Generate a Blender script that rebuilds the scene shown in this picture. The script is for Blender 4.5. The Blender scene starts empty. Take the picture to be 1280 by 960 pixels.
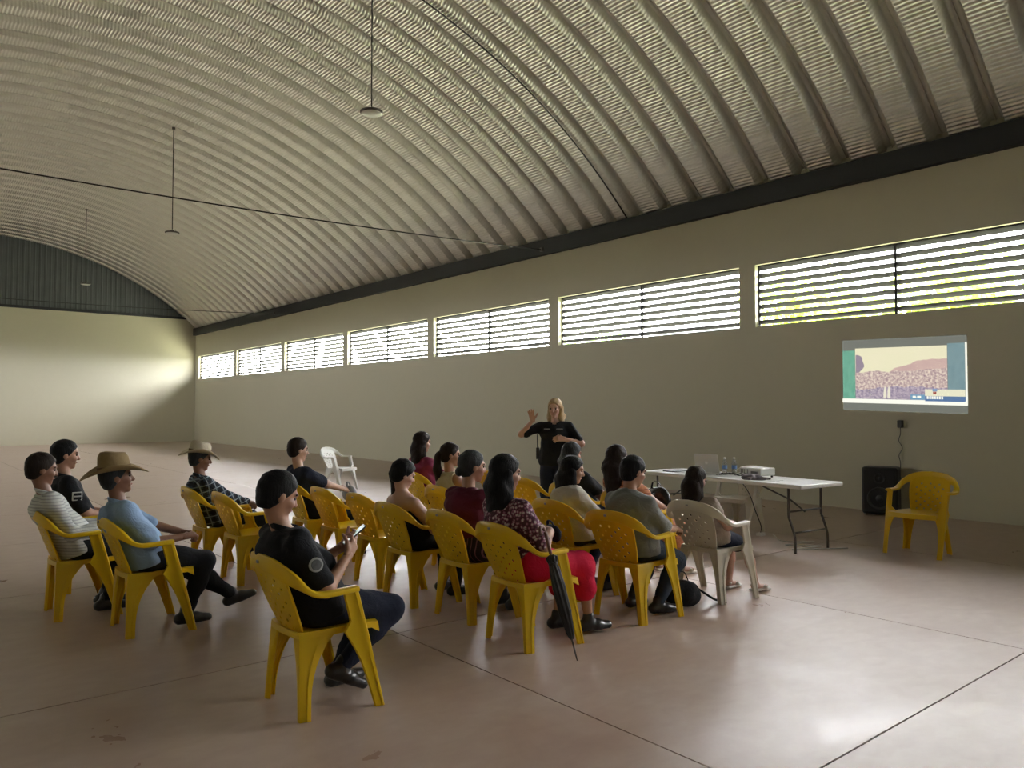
import bpy, bmesh, math, random
import numpy as np
from mathutils import Vector, Matrix

R_ = math.radians
random.seed(7)
scene = bpy.context.scene
C = scene.collection

# ------------------------------------------------------------------ camera, sky, exposure
FPX = 965.0
cam_d = bpy.data.cameras.new('camera')
cam_d.sensor_fit = 'HORIZONTAL'; cam_d.sensor_width = 36.0
cam_d.lens = FPX / 1280.0 * 36.0
cam_d.clip_start = 0.05; cam_d.clip_end = 400
cam = bpy.data.objects.new('camera', cam_d); C.objects.link(cam)
cam.location = (0, 0, 1.55)
cam.rotation_euler = (R_(90) + math.atan(31 / FPX), 0, -R_(39.38))
scene.camera = cam

world = bpy.data.worlds.new('overcast_sky'); scene.world = world
world.use_nodes = True
bg = world.node_tree.nodes['Background']
bg.inputs[0].default_value = (0.97, 0.985, 1.0, 1)
bg.inputs[1].default_value = 1.0

# hazy sun behind the cloud, shining in through the louvers of the right wall
sun_d = bpy.data.lights.new('hazy_sun', 'SUN'); sun_d.energy = 0.24; sun_d.angle = R_(33); sun_d.color = (1.0, 0.97, 0.92)
sun = bpy.data.objects.new('hazy_sun', sun_d); C.objects.link(sun)
SUN_EL, SUN_AZ = R_(29), R_(14)
sun.rotation_euler = Vector((-math.cos(SUN_EL) * math.cos(SUN_AZ), math.cos(SUN_EL) * math.sin(SUN_AZ), -math.sin(SUN_EL))).to_track_quat('-Z', 'Y').to_euler()

vs = scene.view_settings
vs.view_transform = 'Standard'; vs.look = 'None'; vs.gamma = 1.0
vs.use_curve_mapping = False
EXPO = 6.1
vs.exposure = EXPO
cy = scene.cycles
cy.max_bounces = 10; cy.diffuse_bounces = 6; cy.glossy_bounces = 5
cy.sample_clamp_indirect = 0.12; cy.sample_clamp_direct = 0.0
cy.denoising_prefilter = 'NONE'
cy.caustics_reflective = False; cy.caustics_refractive = False

# ------------------------------------------------------------------ hall dimensions
XR, XL = 11.75, -5.45          # inner faces of the long walls
XC, ZC, RAD = 3.15, -3.71, 12.53   # arch centre and inner radius
YB, YF = 38.3, -8.0            # end walls
WT = 0.20
SILL, HEAD = 2.97, 4.05
def arch_z(x, r=RAD): return ZC + math.sqrt(max(r * r - (x - XC) ** 2, 0))

# window openings (shared by walls, louvers and the daylight sampling portals; the portals emit nothing themselves)
WIN_R = [(12.68 - 4.71 + 5.03 * k, 12.68 + 5.03 * k) for k in range(-4, 6)]
WIN_R = [(a, b) for a, b in WIN_R if a > YF + .5]
WIN_R[-1] = (WIN_R[-1][0], min(WIN_R[-1][1], YB - 0.05))
WIN_L = [WIN_R[5], WIN_R[7]]  # guessed windows in the unseen left wall, placed to light the far roof
for sgn_, xi_, wins_ in ((1, XR, WIN_R), (-1, XL, WIN_L)):
    for a_, b_ in wins_:
        ld = bpy.data.lights.new('daylight_portal', 'AREA'); ld.shape = 'RECTANGLE'
        ld.size = HEAD - SILL; ld.size_y = b_ - a_; ld.cycles.is_portal = True
        lo = bpy.data.objects.new('daylight_portal', ld); C.objects.link(lo)
        lo.location = (xi_ + sgn_ * 0.21, (a_ + b_) / 2, (SILL + HEAD) / 2)
        lo.rotation_euler = (0, R_(90) * sgn_, 0)

# ------------------------------------------------------------------ helpers
def link(o, parent=None):
    C.objects.link(o)
    if parent is not None: o.parent = parent
    return o
def tag(o, label=None, cat=None, group=None, kind=None):
    if label: o['label'] = label
    if cat: o['category'] = cat
    if group: o['group'] = group
    if kind: o['kind'] = kind
    return o
def empty(name, loc=(0, 0, 0), rz=0, sc=1):
    o = bpy.data.objects.new(name, None); o.location = loc
    o.rotation_euler = (0, 0, rz); o.scale = (sc, sc, sc); o.empty_display_size = 0.1
    return link(o)
def obj(name, me, mat=None, parent=None, smooth=False):
    if isinstance(me, bmesh.types.BMesh):
        bm = me; me = bpy.data.meshes.new(name)
        bmesh.ops.recalc_face_normals(bm, faces=bm.faces)
        bm.to_mesh(me); bm.free()
    if mat is not None and not me.materials: me.materials.append(mat)
    if smooth: me.polygons.foreach_set('use_smooth', [True] * len(me.polygons))
    return link(bpy.data.objects.new(name, me), parent)
def copy_tree(o, parent=None):
    c = o.copy(); C.objects.link(c)
    if parent is not None: c.parent = parent
    for ch in list(o.children): copy_tree(ch, c)
    return c
def NB(): return bmesh.new()
def box(bm, x0, x1, y0, y1, z0, z1, m=None):
    v = [bm.verts.new((x, y, z)) for x in (x0, x1) for y in (y0, y1) for z in (z0, z1)]
    if m is not None:
        for q in v: q.co = m @ q.co
    for f in ((0, 1, 3, 2), (4, 6, 7, 5), (0, 4, 5, 1), (2, 3, 7, 6), (0, 2, 6, 4), (1, 5, 7, 3)):
        bm.faces.new([v[i] for i in f])
    return v
def bevbox(bm, x0, x1, y0, y1, z0, z1, b=0.01, seg=2, m=None):
    t = NB(); box(t, x0, x1, y0, y1, z0, z1)
    bmesh.ops.bevel(t, geom=t.edges[:], offset=b, segments=seg, profile=0.5, affect='EDGES')
    if m is not None: bmesh.ops.transform(t, matrix=m, verts=t.verts[:])
    merge(bm, t)
def merge(bm, t):
    me = bpy.data.meshes.new('tmp'); t.to_mesh(me); t.free(); bm.from_mesh(me); bpy.data.meshes.remove(me)
def sweep(bm, pts, rad, n=8, cap=True, up=(0, 0, 1)):
    """tube; rad is a number, or a list of r or (a, b) half sizes (a sideways, b along up)"""
    P = [Vector(p) for p in pts]; rings = []
    for i, p in enumerate(P):
        t = (P[min(i + 1, len(P) - 1)] - P[max(i - 1, 0)]).normalized()
        u = Vector(up)
        if abs(t.dot(u)) > 0.97: u = Vector((1, 0, 0))
        a = t.cross(u).normalized(); b = a.cross(t).normalized()
        r = rad[i] if isinstance(rad, (list, tuple)) else rad
        ra, rb = r if isinstance(r, (list, tuple)) else (r, r)
        rings.append([bm.verts.new(p + a * ra * math.cos(2 * math.pi * k / n) + b * rb * math.sin(2 * math.pi * k / n)) for k in range(n)])
    for r0, r1 in zip(rings, rings[1:]):
        for k in range(n): bm.faces.new((r0[k], r0[(k + 1) % n], r1[(k + 1) % n], r1[k]))
    if cap: bm.faces.new(rings[0][::-1]); bm.faces.new(rings[-1])
    return rings
def lathe(bm, prof, n=24, cx=0, cy_=0, cap=True):
    rings = []
    for r, z in prof:
        rings.append([bm.verts.new((cx + r * math.cos(2 * math.pi * k / n), cy_ + r * math.sin(2 * math.pi * k / n), z)) for k in range(n)])
    for a, b in zip(rings, rings[1:]):
        for k in range(n): bm.faces.new((a[k], a[(k + 1) % n], b[(k + 1) % n], b[k]))
    if cap: bm.faces.new(rings[0][::-1]); bm.faces.new(rings[-1])
    return rings
def smooth_path(pts, n=8):
    """Catmull-Rom"""
    P = [Vector(p) for p in pts]; P = [P[0] * 2 - P[1]] + P + [P[-1] * 2 - P[-2]]; out = []
    for i in range(1, len(P) - 2):
        for k in range(n):
            t = k / n; a, b, c, d = P[i - 1:i + 3]
            out.append(0.5 * (2 * b + (c - a) * t + (2 * a - 5 * b + 4 * c - d) * t * t + (3 * b - a - 3 * c + d) * t ** 3))
    out.append(P[-2]); return out

# ------------------------------------------------------------------ materials
class NT:
    def __init__(s, name):
        s.m = bpy.data.materials.new(name); s.m.use_nodes = True
        s.t = s.m.node_tree; s.b = s.t.nodes['Principled BSDF']; s.out = s.t.nodes['Material Output']
    def n(s, k, **kw):
        q = s.t.nodes.new('ShaderNode' + k)
        for a, b in kw.items(): setattr(q, a, b)
        return q
    def l(s, a, b): s.t.links.new(a, b)
    def math(s, op, a, b=None):
        q = s.n('Math', operation=op)
        for i, v in enumerate((a, b)):
            if v is None: continue
            if isinstance(v, (int, float)): q.inputs[i].default_value = v
            else: s.l(v, q.inputs[i])
        return q.outputs[0]
    def mix(s, f, a, b):
        q = s.n('Mix', data_type='RGBA')
        for i, v in ((0, f), (6, a), (7, b)):
            if isinstance(v, (int, float)): q.inputs[i].default_value = v
            elif isinstance(v, tuple): q.inputs[i].default_value = (*v[:3], 1)
            else: s.l(v, q.inputs[i])
        return q.outputs[2]
    def ramp(s, f, *stops):
        q = s.n('ValToRGB'); e = q.color_ramp.elements
        while len(e) < len(stops): e.new(0.5)
        for el, (p, c) in zip(e, stops):
            el.position = p; el.color = (*c[:3], 1) if isinstance(c, tuple) else (c, c, c, 1)
        s.l(f, q.inputs[0]); return q.outputs[0]
    def noise(s, vec, scale, detail=3, rough=0.5, dist=0):
        q = s.n('TexNoise'); q.inputs['Scale'].default_value = scale; q.inputs['Detail'].default_value = detail
        q.inputs['Roughness'].default_value = rough; q.inputs['Distortion'].default_value = dist
        if vec is not None: s.l(vec, q.inputs['Vector'])
        return q.outputs['Fac']
    def pos(s): return s.n('NewGeometry').outputs['Position']
    def oco(s): return s.n('TexCoord').outputs['Object']
    def mapped(s, vec, scale=(1, 1, 1), rot=(0, 0, 0), loc=(0, 0, 0)):
        q = s.n('Mapping'); q.inputs['Scale'].default_value = scale; q.inputs['Rotation'].default_value = rot
        q.inputs['Location'].default_value = loc
        s.l(vec, q.inputs['Vector']); return q.outputs[0]
    def bump(s, h, strength=0.3, dist=0.01):
        q = s.n('Bump'); q.inputs['Strength'].default_value = strength; q.inputs['Distance'].default_value = dist
        s.l(h, q.inputs['Height']); s.l(q.outputs[0], s.b.inputs['Normal'])
    def col(s, v):
        if isinstance(v, tuple): s.b.inputs['Base Color'].default_value = (*v[:3], 1)
        else: s.l(v, s.b.inputs['Base Color'])
    def rough(s, v):
        if isinstance(v, (int, float)): s.b.inputs['Roughness'].default_value = v
        else: s.l(v, s.b.inputs['Roughness'])

def plain(name, col, rough=0.6, metal=0.0, var=0.0, vs_=8, bump=0.0, bs=30, spec=None):
    t = NT(name); t.rough(rough); t.b.inputs['Metallic'].default_value = metal
    if spec is not None: t.b.inputs['Specular IOR Level'].default_value = spec
    if var:
        f = t.noise(t.oco(), vs_, 4); k = 1 - var
        t.col(t.mix(f, tuple(c * k for c in col), tuple(min(c * (1 + var), 1) for c in col)))
    else: t.col(col)
    if bump: t.bump(t.noise(t.oco(), bs, 4), bump, 0.01)
    return t.m
def emit(name, col, st=1.0):
    t = NT(name); t.col((0.02, 0.02, 0.02)); t.b.inputs['Emission Color'].default_value = (*col, 1)
    t.b.inputs['Emission Strength'].default_value = st; return t.m

def m_wall():
    t = NT('cream_plaster'); p = t.pos()
    a = t.noise(p, 0.35, 4, 0.6); b = t.noise(p, 6, 5, 0.6)
    c = t.mix(a, (0.575, 0.545, 0.415), (0.625, 0.595, 0.465))
    t.col(t.mix(t.math('MULTIPLY', b, 0.35), c, (0.515, 0.49, 0.38)))
    t.rough(0.75); t.bump(t.noise(p, 14, 6, 0.65), 0.25, 0.01); return t.m
def m_floor():
    t = NT('polished_red_concrete'); p = t.pos()
    a = t.noise(p, 0.5, 4, 0.55, 0.3); b = t.noise(p, 1.8, 5, 0.62, 0.5); c = t.noise(t.mapped(p, (1, 1.7, 1), (0, 0, 0.6)), 6, 2, 0.5, 0.4)
    base = t.ramp(a, (0.25, (0.42, 0.275, 0.215)), (0.75, (0.55, 0.425, 0.35)))
    base = t.mix(t.ramp(b, (0.25, 0.0), (0.75, 0.85)), base, (0.62, 0.515, 0.44))
    base = t.mix(t.ramp(c, (0.30, 0.0), (0.95, 0.5)), base, (0.40, 0.265, 0.215))
    t.col(base)
    t.rough(t.ramp(t.math('ADD', t.math('MULTIPLY', b, 0.6), t.math('MULTIPLY', a, 0.4)), (0.3, 0.24), (0.7, 0.50)))
    t.b.inputs['Specular IOR Level'].default_value = 0.6
    t.bump(t.noise(p, 1.3, 3), 0.10, 0.02); return t.m
def m_roof():
    t = NT('galvanised_sheet'); p = t.pos()
    a = t.noise(p, 2.0, 3); b = t.n('TexVoronoi'); b.inputs['Scale'].default_value = 30; t.l(p, b.inputs['Vector'])
    t.col(t.mix(t.math('MULTIPLY', b.outputs['Distance'], 0.6), (0.70, 0.69, 0.64), (0.82, 0.81, 0.76)))
    t.b.inputs['Metallic'].default_value = 0.75
    t.rough(t.ramp(a, (0.3, 0.28), (0.7, 0.42))); return t.m
def m_plastic(name, col, dark, trans):
    t = NT(name); p = t.oco()
    t.col(t.mix(t.noise(p, 5, 4), dark, col)); t.rough(0.36)
    tr = t.n('BsdfTranslucent'); tr.inputs[0].default_value = (*trans, 1)
    mx = t.n('MixShader'); mx.inputs[0].default_value = 0.16
    t.l(t.b.outputs[0], mx.inputs[1]); t.l(tr.outputs[0], mx.inputs[2]); t.l(mx.outputs[0], t.out.inputs[0])
    return t.m
def m_leaf(name, col, col2):
    t = NT(name); info = t.n('ObjectInfo')
    t.col(t.mix(t.noise(t.pos(), 3, 3), col, col2)); t.rough(0.55)
    tr = t.n('BsdfTranslucent'); tr.inputs[0].default_value = (*col2, 1)
    mx = t.n('MixShader'); mx.inputs[0].default_value = 0.4
    t.l(t.b.outputs[0], mx.inputs[1]); t.l(tr.outputs[0], mx.inputs[2]); t.l(mx.outputs[0], t.out.inputs[0]); return t.m
def cloth(name, col, rough=0.85, var=0.18):
    t = NT(name); p = t.oco()
    t.col(t.mix(t.noise(p, 7, 4), tuple(c * (1 - var) for c in col), tuple(min(1, c * (1 + var)) for c in col)))
    t.rough(rough); t.b.inputs['Specular IOR Level'].default_value = 0.25
    t.bump(t.noise(p, 16, 4, 0.6, 1.0), 0.5, 0.02); return t.m
def wave_line(t, vec, axis, freq, lo, hi):
    sp = t.n('SeparateXYZ'); t.l(vec, sp.inputs[0])
    q = t.math('FRACT', t.math('MULTIPLY', sp.outputs[axis], freq))
    return t.math('MULTIPLY', t.math('GREATER_THAN', q, lo), t.math('LESS_THAN', q, hi))
def m_plaid():
    t = NT('plaid_cotton'); p = t.mapped(t.oco(), (1, 1, 1), (0, R_(20), 0))
    c = t.mix(t.math('MAXIMUM', wave_line(t, p, 2, 16, 0.0, 0.32), wave_line(t, p, 0, 16, 0, 0.32)), (0.03, 0.045, 0.075), (0.006, 0.008, 0.014))
    c = t.mix(t.math('MAXIMUM', wave_line(t, p, 2, 16, 0.6, 0.74), wave_line(t, p, 0, 16, 0.6, 0.74)), c, (0.24, 0.30, 0.34))
    t.col(c); t.rough(0.9); t.bump(t.noise(p, 16, 4), 0.5, 0.02); return t.m
def m_stripe(name, a, b, axis, freq, w, rot=(0, 0, 0)):
    t = NT(name); p = t.mapped(t.oco(), (1, 1, 1), rot)
    t.col(t.mix(wave_line(t, p, axis, freq, 0, w), a, b)); t.rough(0.88); t.bump(t.noise(p, 16, 4), 0.5, 0.02); return t.m
def m_floral():
    t = NT('floral_print_cotton'); p = t.oco()
    v = t.n('TexVoronoi'); v.inputs['Scale'].default_value = 48; t.l(p, v.inputs['Vector'])
    n = t.noise(p, 55, 3)
    c = t.ramp(v.outputs['Distance'], (0.26, (0.62, 0.56, 0.52)), (0.40, (0.36, 0.12, 0.20)), (0.60, (0.06, 0.015, 0.03)))
    t.col(t.mix(t.ramp(n, (0.50, 0.0), (0.60, 0.65)), c, (0.07, 0.02, 0.035))); t.rough(0.85); t.bump(t.noise(p, 16, 4), 0.4, 0.02); return t.m
def m_hair(name, col, hi):
    t = NT(name); p = t.mapped(t.oco(), (60, 60, 5))
    f = t.noise(p, 2.0, 4, 0.6)
    t.col(t.mix(f, col, hi)); t.rough(0.55); t.b.inputs['Specular IOR Level'].default_value = 0.12; t.bump(f, 0.7, 0.01); return t.m
def m_skin(name, col):
    t = NT(name); f = t.noise(t.oco(), 12, 4)
    t.col(t.mix(f, tuple(c * 0.86 for c in col), col)); t.rough(0.5)
    t.b.inputs['Subsurface Weight'].default_value = 0.12; t.b.inputs['Subsurface Radius'].default_value = (0.012, 0.006, 0.004)
    t.b.inputs['Subsurface Scale'].default_value = 0.5
    return t.m

WALL = m_wall(); FLOOR = m_floor(); ROOF = m_roof()
YEL = m_plastic('yellow_plastic', (0.86, 0.60, 0.010), (0.76, 0.51, 0.008), (0.9, 0.5, 0.0))
WHP = m_plastic('white_plastic', (0.74, 0.70, 0.60), (0.66, 0.62, 0.53), (0.7, 0.65, 0.5))
WHP2 = m_plastic('bright_white_plastic', (0.84, 0.84, 0.80), (0.78, 0.78, 0.75), (0.8, 0.8, 0.75))
BEAM = plain('navy_painted_steel', (0.004, 0.005, 0.010), 0.6, 0, 0.2)
DARKM = plain('black_painted_steel', (0.006, 0.006, 0.006), 0.6)
GABLE = plain('dark_grey_sheet', (0.075, 0.083, 0.088), 0.42, 0.3, 0.25, 2)
JOINT = plain('joint_filler', (0.02, 0.014, 0.012), 0.95, 0, 0, 8, 0, 30, 0.0)
BLACKP = plain('black_plastic', (0.010, 0.010, 0.011), 0.42)
GREYP = plain('grey_plastic', (0.32, 0.32, 0.31), 0.5)
WHITEP = plain('white_gloss_plastic', (0.80, 0.80, 0.78), 0.35)
STEEL = plain('grey_steel_tube', (0.10, 0.09, 0.085), 0.4, 0.5)
SILVER = plain('silver_metal', (0.66, 0.67, 0.68), 0.35, 0.6)

# ------------------------------------------------------------------ floor: base and cast slabs with recessed joints
bm = NB(); box(bm, XL - .3, XR + .2, YF - .3, YB + .3, -0.30, -0.005)
floor = tag(obj('floor', bm, JOINT), 'reddish brown polished concrete floor of the hall', None, None, 'structure')
xs = [XL - .2] + [5.75 + 2.94 * k for k in range(-3, 3)] + [XR + .1]
xs = [x for x in xs if x < XR] + [XR + .1]; xs = sorted(set(round(x, 3) for x in xs))
ys = [YF - .2] + [1.77 + 2.9 * k for k in range(-3, 13)] + [YB + .2]
for i in range(len(xs) - 1):
    for j in range(len(ys) - 1):
        bm = NB(); g = 0.005
        box(bm, xs[i] + g, xs[i + 1] - g, ys[j] + g, ys[j + 1] - g, -0.10, 0.0)
        obj('floor_slab', bm, FLOOR, floor)

# ------------------------------------------------------------------ long walls with window openings
def long_wall(name, xi, sgn, wins, label):
    bm = NB(); x0, x1 = sorted((xi, xi + sgn * WT)); top = 5.45
    y0, y1 = YF - .2, YB + .2
    box(bm, x0, x1, y0, y1, -0.3, SILL); box(bm, x0, x1, y0, y1, HEAD, top)
    e = [y0] + [v for w in wins for v in w] + [y1]
    for a, b in zip(e[0::2], e[1::2]):
        if b - a > 0.01: box(bm, x0, x1, a, b, SILL, HEAD)
    xo0, xo1 = sorted((xi + sgn * 0.12, xi + sgn * 0.2)); box(bm, xo0, xo1, y0, y1, top, 6.0)  # unseen strip above the wall, added to block daylight leaks at the eaves
    return tag(obj(name, bm, WALL), label, None, None, 'structure')
wall_right = long_wall('wall_right', XR, 1, WIN_R, 'long cream plastered wall with louvered windows')
wall_left = long_wall('wall_left', XL, -1, WIN_L, 'long cream plastered wall opposite the projected picture')

# louvered windows
NSL = 8
def slat_mesh(L):
    bm = NB(); h, d, th = 0.032, 0.031, 0.004      # inner edge high, outer edge low
    p = [(-d, h + th), (-d, h - th), (d, -h - th), (d, -h + th)]
    a = [bm.verts.new((x, 0, z)) for x, z in p]; b = [bm.verts.new((x, L, z)) for x, z in p]
    bm.faces.new(a[::-1]); bm.faces.new(b)
    for k in range(4): bm.faces.new((a[k], a[(k + 1) % 4], b[(k + 1) % 4], b[k]))
    me = bpy.data.meshes.new('slat'); bm.to_mesh(me); bm.free(); me.materials.append(DARKM); return me
slat_cache = {}
def louver(n, xi, sgn, a, b):
    w = empty('window_%d' % n, (xi + sgn * 0.12, a, SILL), 0)
    tag(w, 'black steel louvered window in the %s' % ('right wall' if sgn > 0 else 'unseen left wall'), None, None, 'structure')
    W = b - a; Hh = HEAD - SILL; fr = 0.022
    bm = NB()
    box(bm, -.02, .02, 0, fr, 0, Hh); box(bm, -.02, .02, W - fr, W, 0, Hh)
    box(bm, -.02, .02, fr, W - fr, 0, fr); box(bm, -.02, .02, fr, W - fr, Hh - fr, Hh)
    obj('window_frame', bm, DARKM, w)
    bm = NB(); box(bm, -.025, .025, W / 2 - .018, W / 2 + .018, fr, Hh - fr); obj('mullion', bm, DARKM, w)
    L = round(W / 2 - fr - .018, 3)
    if L not in slat_cache: slat_cache[L] = slat_mesh(L)
    pitch = Hh / NSL
    for half in (0, 1):
        for k in range(NSL):
            s = link(bpy.data.objects.new('slat', slat_cache[L]), w)
            s.location = (0, fr if half == 0 else W / 2 + .018, pitch * (k + 0.62))
            if sgn < 0: s.scale = (-1, 1, 1)
n = 1
for sgn, xi in ((1, XR), (-1, XL)):
    for a, b in (WIN_R if sgn > 0 else WIN_L): louver(n, xi, sgn, a, b); n += 1

# ------------------------------------------------------------------ end walls
MAS = 5.86
bm = NB(); box(bm, XL - WT, XR + WT, YB, YB + WT, -0.3, MAS)
wall_back = tag(obj('wall_back', bm, WALL), 'cream plastered end wall under the dark metal gable', None, None, 'structure')
x = XL + 0.35
while x < XR - 0.3:
    x1 = min(x + 0.80, XR); bm = NB()
    prof = []
    for k in range(4):          # four trapezoid ribs to a sheet
        u = (x1 - x) / 4; s = x + k * u
        prof += [(s, 0.0), (s + u * .55, 0.0), (s + u * .65, -0.03), (s + u * .9, -0.03)]
    prof.append((x1, 0.0))
    lo = [bm.verts.new((px, YB + 0.05 + d, MAS - .02)) for px, d in prof]
    hi = [bm.verts.new((px, YB + 0.05 + d, max(MAS - .015, arch_z(px, RAD + .12)))) for px, d in prof]
    for k in range(len(prof) - 1): bm.faces.new((lo[k], lo[k + 1], hi[k + 1], hi[k]))
    obj('gable_sheet', bm, GABLE, wall_back); x = x1
bm = NB(); box(bm, XL, XR, YB - .06, YB + .1, MAS - .05, MAS + .06)
tag(obj('trim_3', bm, BEAM), 'dark steel rail along the foot of the metal gable', None, None, 'structure')
# the end wall behind the viewer
bm = NB(); st = 0.43; k = 0
while XL - WT + k * st < XR + WT - 1e-6:
    a = XL - WT + k * st; b = a + st; zt = max(5.4, min(arch_z(min(max(a, XL), XR)), arch_z(min(max(b, XL), XR)))) + .3
    box(bm, a, b, YF - WT, YF, -0.3, zt); k += 1
tag(obj('wall_front', bm, WALL), 'plain cream plastered end wall', None, None, 'structure')

# ------------------------------------------------------------------ vaulted roof: curved trough panels
def roof_panel_mesh():
    P = 0.71
    prof = [(0.0, .165, 0), (.004, .185, 0), (.03, .19, 0), (.080, .19, 0), (.088, .165, .5), (.142, .014, 1), (.158, 0, 1), (.28, .006, 1), (.43, .006, 1), (.552, 0, 1), (.568, .014, 1), (.622, .165, .5), (.63, .19, 0), (.68, .19, 0), (.706, .185, 0), (.71, .165, 0)]
    a1 = math.asin((XR + 0.10 - XC) / RAD); N = 1200; wr = 0.062
    th = np.linspace(-a1, a1, N + 1); s = th * RAD
    wv = 0.0075 * np.sin(2 * np.pi * s / wr)
    V = np.zeros((len(prof), N + 1, 3))
    for i, (y, d, w) in enumerate(prof):
        r = RAD + d + wv * w
        V[i, :, 0] = XC + r * np.sin(th); V[i, :, 1] = y; V[i, :, 2] = ZC + r * np.cos(th)
    n = N + 1; F = []
    ii, jj = np.meshgrid(np.arange(len(prof) - 1), np.arange(N), indexing='ij')
    a = (ii * n + jj).ravel(); F = np.stack([a, a + n, a + n + 1, a + 1], 1)
    return np_mesh('roof_panel', V.reshape(-1, 3), F, ROOF, True)
def np_mesh(name, V, F, mat=None, smooth=True):
    me = bpy.data.meshes.new(name); V = np.asarray(V, np.float32); F = np.asarray(F, np.int32)
    me.vertices.add(len(V)); me.vertices.foreach_set('co', V.ravel())
    k = F.shape[1]; me.loops.add(F.size); me.loops.foreach_set('vertex_index', F.ravel())
    me.polygons.add(len(F)); me.polygons.foreach_set('loop_start', np.arange(0, F.size, k, dtype=np.int32))
    try: me.polygons.foreach_set('loop_total', np.full(len(F), k, np.int32))
    except Exception: pass
    if smooth: me.polygons.foreach_set('use_smooth', np.ones(len(F), bool))
    me.update(calc_edges=True); me.validate()
    if mat: me.materials.append(mat)
    return me
ceiling = tag(empty('ceiling', (XC, YF, 0)), 'galvanised barrel vault roof of ribbed curved panels', None, None, 'structure')
ceiling.location = (0, 0, 0)
rp = roof_panel_mesh()
yy = 3.86 + 0.04 - 0.71 * 17
while yy < YB + 0.1:
    o = link(bpy.data.objects.new('roof_panel', rp), ceiling); o.location = (0, yy, 0); yy += 0.71

# eaves beams
def eaves(n, xi, sgn, lab):
    bm = NB(); z0, z1 = 5.06, 5.40
    for (a, b, c, d) in ((0, .02, z0, z1), (.02, .13, z0, z0 + .02), (.02, .13, z1 - .02, z1), (.11, .13, z0 + .02, z0 + .05), (.11, .13, z1 - .05, z1 - .02)):
        p, q = sorted((xi - sgn * a, xi - sgn * b)); 
        p, q = sorted((xi - sgn * (0.13 - a), xi - sgn * (0.13 - b)))
        box(bm, p, q, YF, YB, c, d)
    tag(obj('trim_%d' % n, bm, BEAM), lab, None, None, 'structure')
eaves(1, XR, 1, 'dark navy steel eaves beam above the louvered windows')
eaves(2, XL, -1, 'dark navy steel eaves beam on the wall opposite the projected picture')

# ------------------------------------------------------------------ roof fittings: cable, tie rods, hanging lamps
bm = NB(); a1 = math.asin((XR - .05 - XC) / RAD)
sweep(bm, [(XC + (RAD - .03) * math.sin(a), 10.54 + .03 * math.sin(a * 9), ZC + (RAD - .03) * math.cos(a)) for a in np.linspace(-a1, a1, 60)], 0.016, 6)
tag(obj('roof_cable', bm, BLACKP), 'black cable curving along the underside of the vaulted roof', 'cable')
for yq, gname in ((13.07, 'thin sagging steel tie rod below the roof cable'), (28.4, 'thin sagging steel tie rod in front of the dark gable')):
    t = empty('tie_rod', (XC, yq, 0)); tag(t, gname, 'tie rod'); hw = XR - XC - .08
    bm = NB(); sweep(bm, [(q, 0, 5.17 - .20 * (1 - (q / hw) ** 2)) for q in np.linspace(-hw, hw, 25)], 0.012, 6); obj('rod', bm, DARKM, t)
    for sg in (-1, 1):
        bm = NB(); bevbox(bm, sg * hw - .09, sg * hw + .06, -.05, .05, 5.13, 5.22, .008); obj('end_bracket', bm, STEEL, t)
LENS = plain('frosted_lens', (0.62, 0.62, 0.58), 0.3)
def lamp_at(x, y, label):
    zt = arch_z(x) - .01; zl = 5.92
    t = empty('hanging_lamp', (x, y, 0)); tag(t, label, 'lamp', 'lamps hanging on rods from the vault')
    bm = NB(); sweep(bm, [(0, 0, zl + .10), (0, 0, zt)], .010, 6); obj('rod', bm, DARKM, t)
    bm = NB(); lathe(bm, [(.03, zl + .085), (.05, zl + .075), (.055, zl + .045), (.155, zl + .038), (.17, zl + .03), (.17, zl + .005), (.155, zl)], 28); h = obj('housing', bm, STEEL, t, True)
    bm = NB(); lathe(bm, [(.155, zl + .004), (.145, zl - .008), (.05, zl - .014), (.01, zl - .015)], 28); obj('lens', bm, LENS, t, True)
    bm = NB(); sweep(bm, [(.02, .05, zl + .04), (.09, .05, zl + .12), (.12, .05, zl + .03)], .008, 6); obj('bracket', bm, STEEL, h)
    bm = NB(); lathe(bm, [(.04, zt - .03), (.04, zt + .02)], 12); obj('ceiling_plate', bm, STEEL, t)
lamp_at(5.56, 10.05, 'round hanging lamp beside the black roof cable')
lamp_at(5.58, 20.15, 'round hanging lamp midway between the other two hanging lamps')
lamp_at(5.55, 30.4, 'round hanging lamp close to the dark metal gable')

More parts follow.
